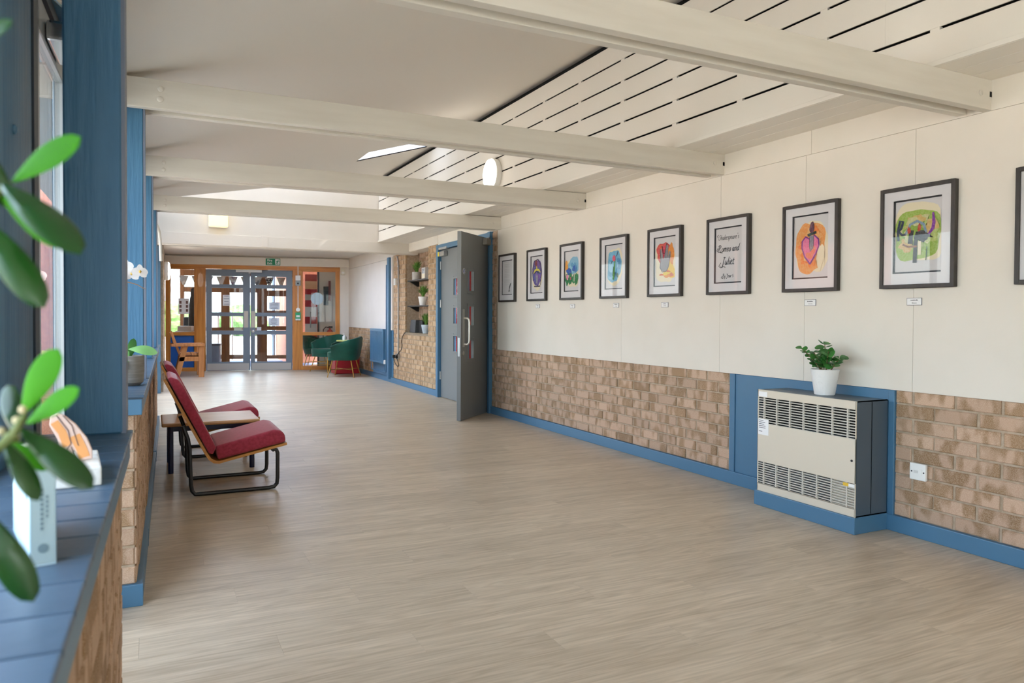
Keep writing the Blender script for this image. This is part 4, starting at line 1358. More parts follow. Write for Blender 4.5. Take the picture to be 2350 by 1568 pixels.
# ------------------------------------------------------------------ red lounge chairs and table
def lounge_chair(y0, lab):
    """profile in x (towards the room) and z; y = width"""
    t = thing('lounge_chair', lab, 'chair', (0.0, y0, 0), 0.0, 'red lounge chairs by the window wall')
    Wc = 0.545
    prof = [(0.066, 0.735), (0.30, 0.262), (0.325, 0.222), (0.352, 0.200), (0.385, 0.195), (0.80, 0.284)]
    inner = [(0.80, 0.299), (0.386, 0.211), (0.362, 0.216), (0.338, 0.232), (0.315, 0.270), (0.080, 0.742)]
    ring = [(x, 0.0, z) for x, z in prof + inner]
    MB().prism(ring, (0, Wc, 0)).build('ply_shell', PLY, t, smooth=False)
    # back cushion
    bk = [(0.090, 0.742), (0.325, 0.262), (0.352, 0.256), (0.368, 0.300), (0.180, 0.690), (0.150, 0.735), (0.110, 0.752)]
    MB().prism([(x, 0.008, z) for x, z in bk], (0, Wc - 0.016, 0)).build('back_cushion', RED, t, smooth=True, bevel=0.022, seg=3)
    se = [(0.378, 0.216), (0.796, 0.302), (0.790, 0.352), (0.765, 0.380), (0.72, 0.388), (0.362, 0.305)]
    MB().prism([(x, 0.008, z) for x, z in se], (0, Wc - 0.016, 0)).build('seat_cushion', RED, t, smooth=True, bevel=0.022, seg=3)
    for yq in (0.012, Wc - 0.03):
        pts = [(0.176, 0.445), (0.190, 0.405), (0.205, 0.36), (0.214, 0.30), (0.222, 0.07), (0.228, 0.035), (0.245, 0.013), (0.275, 0.012), (0.69, 0.012), (0.72, 0.016), (0.738, 0.035), (0.742, 0.07), (0.742, 0.235), (0.735, 0.255), (0.715, 0.262)]
        MB().tube([(x, yq, z) for x, z in pts], 0.0125, 12).build('sled_frame', TUBE, t, smooth=True)
    MB().tube([(0.20, 0.012, 0.36), (0.20, Wc - 0.03, 0.36)], 0.011, 10).build('cross_bar', TUBE, t, smooth=True)
    MB().tube([(0.715, 0.012, 0.255), (0.715, Wc - 0.03, 0.255)], 0.011, 10).build('cross_bar', TUBE, t, smooth=True)
    return t


lounge_chair(4.975, 'red lounge chair nearest the camera, by the low wall')
lounge_chair(6.31, 'red lounge chair farther away, behind the coffee table')
ct = thing('coffee_table', 'low beech coffee table with navy legs between the red chairs', 'table', (0.40, 6.0, 0))
MB().box((-0.335, -0.29, 0.340), (0.325, 0.27, 0.366)).build('table_top', BEECH, ct, bevel=0.012, seg=3)
for sx in (-1, 1):
    for sy in (-1, 1):
        MB().tube([(sx * 0.275, sy * 0.225, 0), (sx * 0.275, sy * 0.225, 0.335)], 0.018, 14).build('leg', NAVY, ct, smooth=True)
for sy in (-1, 1):
    MB().box((-0.275, sy * 0.225 - 0.01, 0.30), (0.275, sy * 0.225 + 0.01, 0.335)).build('rail', NAVY, ct)
for sx in (-1, 1):
    MB().box((sx * 0.275 - 0.01, -0.225, 0.30), (sx * 0.275 + 0.01, 0.225, 0.335)).build('rail', NAVY, ct)

# ------------------------------------------------------------------ chunky timber armchair in the far left corner
wc = thing('garden_armchair', 'chunky timber armchair in the corner by the end screen', 'chair', (0.0, 14.47, 0))
tz = lambda m: m
for yq in (0.0, 0.55):
    MB().box((0.775, yq, 0), (0.87, yq + 0.045, 0.56)).build('front_leg', TEAKV, wc, bevel=0.004)
    MB().prism([(0.37, yq, 0), (0.46, yq, 0), (0.60, yq, 0.56), (0.51, yq, 0.56)], (0, 0.045, 0)).build('rear_leg', TEAKV, wc, bevel=0.004)
    MB().box((0.325, yq - 0.03, 0.56), (0.88, yq + 0.075, 0.605)).build('armrest', TEAKV, wc, bevel=0.006)
    MB().box((0.45, yq, 0.29), (0.79, yq + 0.04, 0.37)).build('side_rail', TEAKV, wc, bevel=0.004)
for q in range(4):
    a = 0.455 + q * 0.10
    MB().box((a, 0.02, 0.40), (a + 0.09, 0.57, 0.435)).build('seat_slat', TEAKV, wc, bevel=0.004)
for q in range(5):
    yq = 0.045 + q * 0.105
    MB().prism([(0.455, yq, 0.40), (0.49, yq, 0.40), (0.345, yq, 0.83), (0.305, yq, 0.80)], (0, 0.095, 0)).build('back_slat', TEAKV, wc, bevel=0.004)
MB().prism([(0.365, 0.03, 0.60), (0.395, 0.03, 0.60), (0.375, 0.03, 0.68), (0.345, 0.03, 0.68)], (0, 0.53, 0)).build('back_rail', TEAKV, wc)

# ------------------------------------------------------------------ green velvet tub chairs
def tub_chair(x, y_, rz, lab):
    """faces local -x"""
    t = thing('tub_armchair', lab, 'chair', (x, y_, 0), rz, 'green velvet tub chairs')
    n = 30
    outer, inner_ = [], []
    rows = []
    for i in range(n + 1):
        a = R(-122) + R(244) * i / n              # 0 = back (+x)
        k = abs(a) / R(122)
        top = 0.745 - 0.17 * k ** 1.5
        rx, ry = 0.315, 0.335
        ca, sa = math.cos(a), math.sin(a)
        q = (abs(ca) ** 2.7 + abs(sa) ** 2.7) ** (-1 / 2.7)
        fx, fy = ca * q, sa * q
        th = 0.055
        prof = [(0.80, 0.315), (0.90, 0.42), (0.985, 0.56), (1.03, top - 0.02), (1.01, top), (0.93, top + 0.004), (0.88, top - 0.02), (0.83, 0.50), (0.80, 0.40)]
        rows.append([(rx * fx * s_ + 0.0, ry * fy * s_, z) for s_, z in prof])
    m = MB()
    L = len(rows[0])
    vs = [p for r_ in rows for p in r_]
    fs = []
    for i in range(n):
        for k in range(L - 1):
            fs.append((i * L + k, (i + 1) * L + k, (i + 1) * L + k + 1, i * L + k + 1))
        fs.append((i * L + L - 1, (i + 1) * L + L - 1, (i + 1) * L, i * L))
    fs.append(tuple(range(L)))
    fs.append(tuple(range(n * L, n * L + L))[::-1])
    m.add(vs, fs)
    m.build('shell', VELVET, t, smooth=True)
    # seat cushion and base
    ring = []
    for k in range(32):
        a = 2 * math.pi * k / 32
        ca, sa = math.cos(a), math.sin(a)
        q = (abs(ca) ** 3.5 + abs(sa) ** 3.5) ** (-1 / 3.5)
        ring.append((-0.02 + 0.265 * ca * q, 0.27 * sa * q))
    MB().prism([(u, v, 0.36) for u, v in ring], (0, 0, 0.105)).build('seat_cushion', VELVET, t, smooth=True, bevel=0.025, seg=3)
    MB().prism([(u * 0.97, v * 0.97, 0.31) for u, v in ring], (0, 0, 0.055)).build('seat_base', VELVET, t, smooth=True)
    for sx in (-1, 1):
        for sy in (-1, 1):
            MB().tube([(sx * 0.17, sy * 0.18, 0.315), (sx * 0.245, sy * 0.255, 0.0)], [0.011, 0.008], 10).build('leg', BRASS, t, smooth=True)
    MB().tube([(-0.21, -0.22, 0.14), (0.21, 0.22, 0.14)], 0.006, 8).build('stretcher', BRASS, t)
    MB().tube([(-0.21, 0.22, 0.14), (0.21, -0.22, 0.14)], 0.006, 8).build('stretcher', BRASS, t)
    return t


tub_chair(3.22, 13.62, R(-28), 'green velvet tub chair nearer the radiator, seen from behind')
tub_chair(3.20, 14.93, R(30), 'green velvet tub chair turned towards the camera beside the end screen')
tag(MB(Matrix.Translation((3.36, 14.13, 0)) @ Matrix.Rotation(R(-1.2), 4, 'Z')).box((-0.20, -0.02, 0.012), (0.27, 0.36, 0.34)).build('red_box', mat('red_box', 'a01420', 0.4), bevel=0.008), 'glossy red box on the floor between the green chairs', 'box')
ts = thing('side_table', 'small white side table between the green chairs', 'table', (3.40, 14.28, 0.342))
MB().lathe([(0.0, 0.285), (0.17, 0.285), (0.175, 0.292), (0.175, 0.305), (0.17, 0.31), (0.0, 0.31)], 32).build('table_top', mat('green_top', 'b9c070', 0.5), ts, smooth=True)
MB().lathe([(0.025, 0.0), (0.018, 0.02), (0.018, 0.285)], 14).build('stem', BRASS, ts)
MB().lathe([(0.12, 0.0), (0.12, 0.008), (0.02, 0.014)], 24).build('foot', BRASS, ts)
bt = thing('hand_gel_bottle', 'clear pump bottle on the small side table', 'bottle', (3.36, 14.23, 0.652))
MB().lathe([(0.0, 0.0), (0.03, 0.0), (0.032, 0.01), (0.032, 0.075), (0.012, 0.095), (0.012, 0.105)], 18).build('body', mat('gel', 'dfe6ea', 0.15), bt, smooth=True)
MB().tube([(0, 0, 0.10), (0, 0, 0.135), (-0.03, 0, 0.133)], 0.006, 8).build('pump', WHITEP, bt)

# ------------------------------------------------------------------ radiator
ra = thing('radiator', 'blue-painted panel radiator on the far right wall', 'radiator', MFR @ Vector((2.19, -0.015, 0.30)), FR_A)
MB().box((0, -0.075, 0), (0.90, -0.02, 0.59)).build('panel', BLUEP, ra, bevel=0.008)
m = MB()
for q in range(17):
    m.box((0.035 + q * 0.05, -0.082, 0.03), (0.06 + q * 0.05, -0.074, 0.56))
m.build('ribs', BLUEP, ra, bevel=0.003, seg=1)
MB().box((0.0, -0.08, 0.585), (0.90, -0.012, 0.60)).build('top_grille', BLUEP, ra, bevel=0.003)
MB().lathe([(0.022, 0.0), (0.024, 0.02), (0.02, 0.07), (0.0, 0.075)], 16, (0.945, -0.05, 0.0)).build('valve', WHITEP, ra, smooth=True)
MB().tube([(0.945, -0.05, 0.0), (0.945, -0.05, -0.10), (0.965, -0.05, -0.125), (0.98, -0.05, -0.13), (1.02, -0.05, -0.13)], 0.009, 8).build('pipe', BLUEP, ra, smooth=True)
MB().tube([(-0.03, -0.04, 0.05), (-0.03, -0.04, -0.12), (0.0, -0.04, -0.145), (0.95, -0.04, -0.145), (0.99, -0.04, -0.12), (0.99, -0.04, 1.70)], 0.009, 8).build('pipe', BLUEP, ra, smooth=True)

# ------------------------------------------------------------------ alcove: shelves, plants, speaker, cable, conduit
def grass_pot(loc, lab, potc, h, spread, r0, hp, seed):
    t = thing('potted_grass', lab, 'plant', loc, FR_A)
    if potc == 'grey':
        pm = mat('concrete_pot', 'a8a39c', 0.8, 'bab5ad', 20)
        pr_ = [(0, 0), (r0, 0), (r0, hp), (r0 * 0.9, hp), (r0 * 0.9, hp * 0.88), (0, hp * 0.86)]
    else:
        pm = mat('white_ribbed_pot', 'e8e6e2', 0.4) if potc == 'white' else mat('pale_blue_pot', 'c9d3da', 0.5, 'aebcc6', 18)
        pr_ = [(0, 0), (r0 * 0.72, 0), (r0, hp * 0.8), (r0 * 1.05, hp * 0.8), (r0 * 1.05, hp), (r0 * 0.93, hp), (r0 * 0.9, hp * 0.88), (0, hp * 0.86)]
    MB().lathe(pr_, 26).build('pot', pm, t, smooth=True)
    rr = random.Random(seed)
    m = MB()
    for q in range(120):
        an = rr.uniform(0, 6.28)
        ln = h * rr.uniform(0.6, 1.05)
        out = spread * rr.uniform(0.15, 1.0)
        w_ = rr.uniform(0.005, 0.010)
        d = Vector((math.cos(an), 0.27 * math.sin(an), 0))
        s = Vector((-d.y, d.x, 0)).normalized()
        b0 = d * r0 * 0.5 * rr.random()
        prev = None
        vs, fs = [], []
        for j in range(5):
            tt = j / 4
            p = b0 + d * out * tt * tt + Vector((0, 0, hp * 0.85 + ln * (tt - 0.25 * tt * tt * out / spread)))
            ww = w_ * (1 - tt) ** 0.7 + 0.0004
            vs += [p - s * ww, p + s * ww]
            if j:
                fs.append((2 * j - 2, 2 * j - 1, 2 * j + 1, 2 * j))
        m.add(vs, fs)
    g = m.build('grass_blades', mat('grass_' + str(seed), '3f7a2a', 0.5, '7fa848', 14, coord='Generated'), t)
    g['kind'] = 'stuff'
    return t


SHELF = mat('shelf_dark', '3b3734', 0.5)
for (zq, lab) in ((1.675, 'upper dark floating shelf in the brick alcove'), (1.275, 'lower dark floating shelf in the brick alcove')):
    t = thing('wall_shelf', lab, 'shelf', MFR @ Vector((4.14, 0.0, zq)), FR_A)
    MB().box((0.0, 0.03, 0.0), (1.11, 0.20, 0.02)).build('board', SHELF, t, bevel=0.002, seg=1)
    for xq in (0.05, 1.0):
        MB().prism([(xq, 0.05, 0), (xq, 0.20, 0), (xq, 0.20, -0.075), (xq, 0.17, -0.075)], (0.03, 0, 0)).build('bracket', BLACK, t)
fa = lambda x, y_, z: MFR @ Vector((x, y_, z))
grass_pot(fa(4.40, 0.10, 1.697), 'grass plant in a grey pot on the upper alcove shelf', 'grey', 0.22, 0.27, 0.072, 0.12, 21)
grass_pot(fa(4.72, 0.10, 1.297), 'grass plant in a white pot on the lower alcove shelf', 'white', 0.22, 0.32, 0.068, 0.13, 22)
grass_pot(fa(4.84, 0.11, 0.868), 'grass plant in a pale banded pot at the foot of the alcove', 'blue', 0.22, 0.22, 0.068, 0.13, 23)
t = thing('box_frame', 'small silver block frame beside the upper alcove plant', 'frame', fa(4.82, 0.07, 1.697), FR_A)
MB().box((-0.08, 0, 0), (0.08, 0.06, 0.17)).build('block', mat('frame_silver', 'cfcdc9', 0.3), t, bevel=0.004)
MB().box((-0.055, -0.002, 0.085), (0.055, 0, 0.15)).build('photo', mat('photo_grey', '6f747a', 0.6, 'c4c6c8', 30), t)
MB().box((-0.07, -0.002, 0.0), (0.07, 0, 0.075)).build('caption_panel', mat('caption', 'f0e4c8', 0.6), t)
t = thing('loudspeaker', 'dark grey tilted loudspeaker at the bottom of the alcove', 'speaker', fa(4.24, 0.06, 0.868), FR_A)
MB().prism([(-0.09, 0.0, 0), (0.20, 0.0, 0), (0.22, 0.01, 0.20), (-0.05, 0.01, 0.20)], (0, 0.13, 0)).build('cabinet', mat('speaker_grey', '4a4c4e', 0.6), t, bevel=0.008)
MB().box((0.235, 0.05, 0), (0.42, 0.15, 0.19)).build('power_pack', BLACK, t, bevel=0.004)
t = thing('cable_conduit', 'grey metal conduit running down beside the alcove', 'conduit', fa(3.775, -0.015, 0), FR_A)
MB().tube([(0, 0, 0.50), (0, 0, 1.95), (-0.03, 0, 2.05), (-0.09, 0, 2.11)], 0.011, 10).build('tube', STEEL, t, smooth=True)
for zq in (0.98, 1.93):
    MB().box((-0.02, -0.013, zq), (0.02, 0.012, zq + 0.02)).build('saddle', STEEL, t)
t = thing('thermostat', 'small cream control box on the brick beside the conduit', 'switch', fa(3.62, -0.002, 1.64), FR_A)
MB().box((-0.045, -0.04, 0), (0.045, 0, 0.11)).build('case', WHITEP, t, bevel=0.006)
MB().box((-0.02, -0.043, 0.02), (0.02, -0.04, 0.09)).build('dial', mat('cream_plastic', 'ddd8c4', 0.5), t)
t = thing('socket_outlet', 'metal socket with a black plug below the conduit', 'socket', fa(3.76, -0.002, 0.42), FR_A)
MB().box((-0.075, -0.035, 0), (0.075, 0, 0.086)).build('plate', STEEL, t, bevel=0.004)
MB().box((-0.125, -0.075, 0.015), (-0.07, -0.03, 0.065)).build('plug', BLACK, t, bevel=0.006)
MB().box((0.03, -0.07, 0.015), (0.075, -0.035, 0.065)).build('plug', BLACK, t, bevel=0.006)
c = MB()
pts = [fa(*p) for p in ((4.20, 0.02, 0.872), (4.12, -0.012, 0.86), (4.02, -0.015, 0.80), (3.975, -0.015, 0.72), (3.99, -0.015, 0.65), (3.96, -0.015, 0.585), (3.86, -0.03, 0.53), (3.82, -0.06, 0.47))]
c.tube(pts, 0.006, 8)
tag(c.build('power_cable', BLACK, smooth=True), 'black cable from the loudspeaker down to the socket', 'cable')
c = MB()
c.tube([fa(*p) for p in ((3.655, -0.055, 0.445), (3.66, -0.04, 0.36), (3.70, -0.02, 0.31), (3.77, -0.015, 0.295), (3.83, -0.02, 0.33), (3.83, -0.04, 0.40), (3.815, -0.055, 0.44))], 0.006, 8)
tag(c.build('plug_lead', BLACK, smooth=True), 'looped black lead hanging under the socket', 'cable')

# ------------------------------------------------------------------ lamps
def round_lamp(nm, lab, loc, rz, r, power, colr=(1.0, 0.93, 0.82)):
    """bulkhead lamp: local y into wall"""
    t = thing(nm, lab, 'lamp', loc, rz)
    MB().lathe([(r * 0.95, 0.0), (r, -0.02), (r, -0.055), (r * 0.97, -0.06)], 36, (0, 0, 0), 'y').build('rim', WHITEP, t, smooth=True)
    MB().lathe([(r * 0.965, -0.058), (r * 0.93, -0.075), (r * 0.75, -0.088), (r * 0.4, -0.096), (0.0, -0.098)], 36, (0, 0, 0), 'y').build('diffuser', emit('lamp_white', 'fff6e8', power), t, smooth=True)
    return t


round_lamp('bulkhead_lamp', 'round white lit lamp on the upright boards above the soffit', (XA + 0.005, 6.83, 2.575), R(-90), 0.16, 9.0)
round_lamp('bulkhead_lamp', 'round white lit lamp on the left wall by the end screen', ML @ Vector((0.006, 14.35, 1.90)), R(88.8), 0.165, 5.0)
t = thing('square_lamp', 'square glowing lamp high on the white gable wall', 'lamp', (0.852, 11.10, 2.45))
MB().box((-0.128, -0.015, -0.095), (0.128, 0.03, 0.16)).build('base', WHITEP, t, bevel=0.02)
MB().box((-0.125, -0.08, -0.092), (0.125, -0.01, 0.158)).build('diffuser', emit('lamp_warm', 'ffe7a0', 1.1), t, smooth=True, bevel=0.03, seg=4)

# ------------------------------------------------------------------ things on the near sill
def at(px, py, d):
    """point at distance d along the optical axis, for laying out small things near the lens"""
    return CAM + (Fv + R2 * ((px - 1175.0) / F_PX) - U2 * ((py - 756.5) / F_PX)) * d


bk = thing('book', 'pale blue paperback standing on the near sill among jade leaves', 'book', (-0.135, 1.073, 0.8235), R(12.7))
MB().box((0, 0.0, 0), (0.0025, 0.205, 0.127)).box((0.0255, 0.0, 0), (0.028, 0.205, 0.127)).box((0, 0, 0), (0.028, 0.0025, 0.127)).build('cover', mat('book_cover', 'c3dce6', 0.45), bk)
MB().box((0.0025, 0.0025, 0.002), (0.0255, 0.20, 0.125)).build('pages', mat('book_pages', 'e9e2d0', 0.9), bk)
MB().box((0.001, -0.0006, 0.002), (0.027, 0.0, 0.125)).build('spine_panel', mat('book_spine', '9fb2b4', 0.5), bk)
MB().lathe([(0.006, -0.0008), (0.006, -0.0012), (0.004, -0.0012)], 18, (0.014, 0, 0.022), 'y').build('spine_emblem', mat('spine_ink', '6d8288', 0.6), bk)
m = MB()
for q in range(9):
    m.box((0.011, -0.0012, 0.045 + q * 0.006), (0.0145, -0.0006, 0.049 + q * 0.006))
for q in range(5):
    m.box((0.017, -0.0012, 0.060 + q * 0.006), (0.0195, -0.0006, 0.064 + q * 0.006))
m.build('spine_lettering', mat('spine_ink', '6d8288', 0.6), bk)
m = MB()
m.box((-0.0006, 0.03, 0.085), (0, 0.045, 0.088)).box((-0.0006, 0.035, 0.076), (0, 0.038, 0.092)).box((-0.0006, 0.055, 0.082), (0, 0.075, 0.0845))
m.build('cover_mark', mat('cover_ink', '3d6f96', 0.6), bk)
# white block and the flesh-toned cut-out
wb = thing('white_block', 'chalky white rectangular block on the near sill', 'block', (-0.087, 1.540, 0.8235), R(5))
MB().box((-0.085, 0.0, 0), (0.005, 0.20, 0.034)).build('block', mat('plaster_white', 'ebe9e4', 0.8, 'dcd9d0', 30, bump=0.3, bscale=60), wb, bevel=0.003)
cu = thing('painted_cutout', 'flesh-toned painted cut-out leaning above the white block', 'ornament', (-0.128, 1.60, 0.858))
ring = [(-0.040, 0.088), (-0.028, 0.094), (-0.018, 0.09), (0.0, 0.072), (0.018, 0.044), (0.026, 0.020), (0.026, 0.002), (0.006, 0.0), (-0.004, 0.022), (-0.010, 0.0), (-0.022, 0.012), (-0.030, 0.045), (-0.042, 0.072)]
MB().prism([(x, 0.02 * (1 - z / 0.09), z) for x, z in ring], (0, 0.008, 0)).build('panel', mat('cutout_pink', 'd9bcae', 0.6), cu, bevel=0.001, seg=1)
for pts, w_ in (([(-0.034, 0.078), (-0.022, 0.058), (-0.014, 0.03)], 0.014), ([(-0.002, 0.05), (0.008, 0.026), (0.014, 0.006)], 0.018)):
    o2 = stroke(pts, w_)
    MB().prism([(x, 0.02 * (1 - z / 0.09) - 0.0008, z) for x, z in o2], (0, 0.001, 0)).build('patch', mat('cutout_orange', 'd9985c', 0.6), cu)
for pts in ([(-0.03, 0.09), (-0.012, 0.06), (-0.008, 0.035), (-0.02, 0.015)], [(-0.02, 0.09), (-0.006, 0.07), (0.0, 0.045), (0.004, 0.03)], [(-0.008, 0.028), (-0.002, 0.012), (0.002, 0.002)]):
    MB().tube([(x, 0.02 * (1 - z / 0.09) - 0.001, z) for x, z in pts], 0.0009, 6).build('outline', mat('cutout_line', '6b5350', 0.7), cu)

# foreground jade plant
jp = thing('jade_plant', 'large jade plant with bright fleshy leaves at the left edge', 'plant', (-0.235, 0.42, 0.823))
base = Vector((-0.235, 0.42, 0.823))
MB().lathe([(0, 0.0), (0.05, 0.0), (0.052, 0.004), (0.066, 0.10), (0.07, 0.11), (0.064, 0.112), (0.06, 0.10), (0, 0.098)], 30).build('pot', mat('terracotta', 'a8623e', 0.8), jp, smooth=True)
MB().lathe([(0.0, 0.1), (0.06, 0.098)], 20).build('soil', mat('soil', '3a2a1c', 0.95), jp)
jb = leaf_mesh('jade_backlit', 0.058, 0.0225, 0.006, JADE, 0.10)
jd = leaf_mesh('jade_unlit', 0.060, 0.0155, 0.007, JADED, 0.12)
JL = [  # base px, tip px, depth, mesh, scale-by-length, normal mix (right, up, to camera), depth lean
    ((28, 418), (172, 305), 0.58, jb, (-0.25, 0.3, 1.0), 0.0),
    ((8, 425), (178, 548), 0.56, jd, (0.05, 0.95, 0.45), -0.03),
    ((5, 455), (170, 560), 0.57, jb, (-0.1, -0.15, 1.0), 0.0),
    ((-45, 500), (96, 690), 0.55, jd, (0.45, 0.35, 0.8), 0.0),
    ((52, 950), (122, 800), 0.60, jb, (-0.1, 0.1, 1.0), 0.0),
    ((62, 972), (172, 888), 0.59, jb, (-0.3, 0.35, 0.9), 0.0),
    ((45, 985), (208, 1108), 0.58, jd, (0.3, 0.6, 0.75), 0.0),
    ((25, 1010), (105, 1085), 0.60, jb, (-0.3, 0.2, 0.9), 0.01),
    ((8, 1010), (92, 1140), 0.57, jd, (0.5, 0.5, 0.5), 0.0),
    ((-35, 1175), (70, 1378), 0.56, jd, (0.5, 0.1, 0.9), 0.0),
    ((-90, 120), (14, 40), 0.55, jd, (0.2, 0.3, 0.9), 0.0),
    ((-30, 950), (-60, 830), 0.60, jb, (0, 0.1, 1.0), 0.0),
    ((-40, 330), (12, 470), 0.57, jd, (0.3, 0.2, 0.9), 0.0),
    ((-20, 1000), (-100, 1080), 0.58, jb, (0, 0.5, 0.8), 0.0),
    ((40, 1000), (10, 880), 0.61, jd, (0.2, 0.2, 0.9), 0.02),
    ((-30, 560), (-110, 480), 0.57, jb, (0, 0.5, 0.8), 0.0),
]
for (b0, t0, d, me, nm, lean) in JL:
    A, T = at(b0[0], b0[1], d), at(t0[0], t0[1], d + lean)
    L = (T - A).length
    nrm = R2 * nm[0] + U2 * nm[1] - Fv * nm[2]
    place_leaf(me, jp, A - base, T - A, nrm, L / 0.058)
sj = MB()
stemm = mat('jade_stem_pale', '7f8450', 0.7, '4f6a30', 20)
for pts in ([(-420, 1500), (-230, 1300), (-80, 1090), (30, 1000), (55, 955)], [(-420, 1480), (-300, 1000), (-150, 650), (-30, 470), (20, 420)], [(-400, 1500), (-280, 1380), (-130, 1240), (-35, 1175)], [(-200, 760), (-150, 400), (-90, 130)], [(-30, 470), (-45, 500)], [(30, 1000), (10, 1010)]):
    k = len(pts)
    P = []
    for i, (a_, b_) in enumerate(pts):
        d = 0.50 + 0.08 * (i / (k - 1)) if k > 2 else 0.57
        P.append(at(a_, b_, d) - base)
    sj.tube(P, [0.0065 - 0.0040 * i / (k - 1) for i in range(k)], 8)
P = [Vector((0, 0, 0.09)), Vector((0.01, 0.01, 0.15)), at(-420, 1500, 0.50) - base]
sj.tube(P, [0.011, 0.009, 0.0075], 8)
sj.build('stem', stemm, jp, smooth=True)
for i, (a_, b_) in enumerate(((38, 965), (36, 1008), (2, 990), (52, 940), (2, 420), (12, 440))):
    p = at(a_, b_, 0.575) - base
    MB().lathe([(0, -0.0035), (0.0026, -0.002), (0.003, 0.0), (0.0026, 0.002), (0, 0.0035)], 10, p).build('node', mat('jade_node', 'c8b890', 0.7), jp, smooth=True)

# orchid on the second sill
orc = thing('orchid', 'white moth orchid in a grey ribbed pot on the window sill', 'plant', (-0.088, 3.665, 0.823))
MB().lathe([(0, 0.0), (0.042, 0.0), (0.058, 0.014), (0.062, 0.06), (0.062, 0.13), (0.057, 0.132), (0.055, 0.115), (0, 0.112)], 34).build('pot', mat('taupe_pot', '7d7872', 0.6, '8f8a84', 10, (1, 1, 12), bump=0.3, bscale=30), orc, smooth=True)
om = leaf_mesh('orchid_leaf', 0.13, 0.06, 0.006, mat('orchid_leaf', '8fc07a', 0.35, '6aa35a', 6), 0.35)
om2 = leaf_mesh('orchid_leaf_dark', 0.10, 0.035, 0.006, LEAF, 0.1)
place_leaf(om, orc, (0.0, 0.0, 0.16), (0.75, -0.25, 0.05), (-0.3, -0.8, 0.8), 0.85)
place_leaf(om, orc, (0.0, -0.01, 0.15), (-0.25, -0.55, -0.25), (-0.1, -1.0, 0.6), 0.9)
place_leaf(om, orc, (0.0, 0.0, 0.15), (-0.8, 0.3, 0.15), (0.1, -0.4, 1.0), 0.8)
place_leaf(om2, orc, (0.0, 0.0, 0.115), (0.25, 0.05, 1.0), (0.3, -1.0, 0.0), 0.95)
stp = [(-0.01, 0.0, 0.11), (-0.03, 0.0, 0.25), (-0.045, 0.0, 0.40), (-0.03, 0.0, 0.455), (0.0, -0.01, 0.455), (0.035, -0.015, 0.445), (0.058, -0.02, 0.43), (0.07, -0.02, 0.425)]
MB().tube(stp, [0.004, 0.0035, 0.003, 0.003, 0.0025, 0.002, 0.0018, 0.001], 8).build('stem', mat('orchid_stem', '8a6a52', 0.6), orc, smooth=True)
pet = leaf_mesh('petal', 0.034, 0.036, 0.0015, mat('petal_white', 'f4f1f2', 0.6), 0.12, fat=0.8)
petn = leaf_mesh('petal_narrow', 0.034, 0.024, 0.0015, mat('petal_white', 'f4f1f2', 0.6), 0.12, fat=0.8)
for (fx, fy, fz, fd) in ((0.045, -0.03, 0.50, (0.25, -1, 0)), (-0.012, -0.03, 0.525, (0.0, -1, 0.15)), (-0.035, -0.025, 0.475, (-0.3, -1, -0.1)), (0.012, -0.015, 0.49, (0.1, -1, 0.1))):
    ctr = Vector((fx, fy, fz))
    n_ = Vector(fd).normalized()
    x_ = Vector((0, 0, 1)).cross(n_).normalized()
    y_ = n_.cross(x_)
    for ang, me in ((0, pet), (180, pet), (90, petn), (215, petn), (325, petn)):
        a = R(ang)
        o = place_leaf(me, orc, ctr, x_ * math.cos(a) + y_ * math.sin(a) + n_ * 0.08, n_, 1.0)
        o.name = 'petal'
    MB().lathe([(0, -0.006), (0.006, 0), (0.004, 0.006), (0, 0.008)], 10, ctr + n_ * 0.006).build('lip', mat('orchid_lip', 'd9b04a', 0.5), orc, smooth=True)

# ------------------------------------------------------------------ end screen fittings
bkp = lambda x, y_, z: MBK @ Vector((x, y_, z))
GREEN = mat('sign_green', '12865a', 0.4)
fs_ = thing('fire_exit_sign', 'green fire exit sign on the white beam over the doors', 'sign', bkp(1.145, -0.092, 2.147), BK_A)
MB().box((0, -0.004, 0), (0.285, 0, 0.137)).build('plate', GREEN, fs_)
text_mesh('lettering', 'Fire', 0.062, PAPER, fs_, (0.03, -0.0046, 0.078), align='LEFT', bold=0.0012)
text_mesh('lettering', 'Exit', 0.062, PAPER, fs_, (0.03, -0.0046, 0.018), align='LEFT', bold=0.0012)
pn = MB().box((0.185, -0.0046, 0.012), (0.272, -0.004, 0.125)).build('pictogram_panel', PAPER, fs_)
m = MB()
for pts, w_ in (([(0.235, 0.09), (0.222, 0.06)], 0.02), ([(0.222, 0.062), (0.238, 0.045), (0.232, 0.02)], 0.011), ([(0.222, 0.062), (0.212, 0.035), (0.195, 0.028)], 0.011), ([(0.235, 0.088), (0.252, 0.075), (0.262, 0.082)], 0.008), ([(0.23, 0.088), (0.212, 0.082), (0.205, 0.066)], 0.008)):
    m.prism([(x, -0.0052, z) for x, z in stroke(pts, w_)], (0, 0.0005, 0))
m.lathe([(0.010, -0.0052), (0.0, -0.0054)], 14, (0.243, 0, 0.106), 'y')
m.build('running_figure', GREEN, pn)
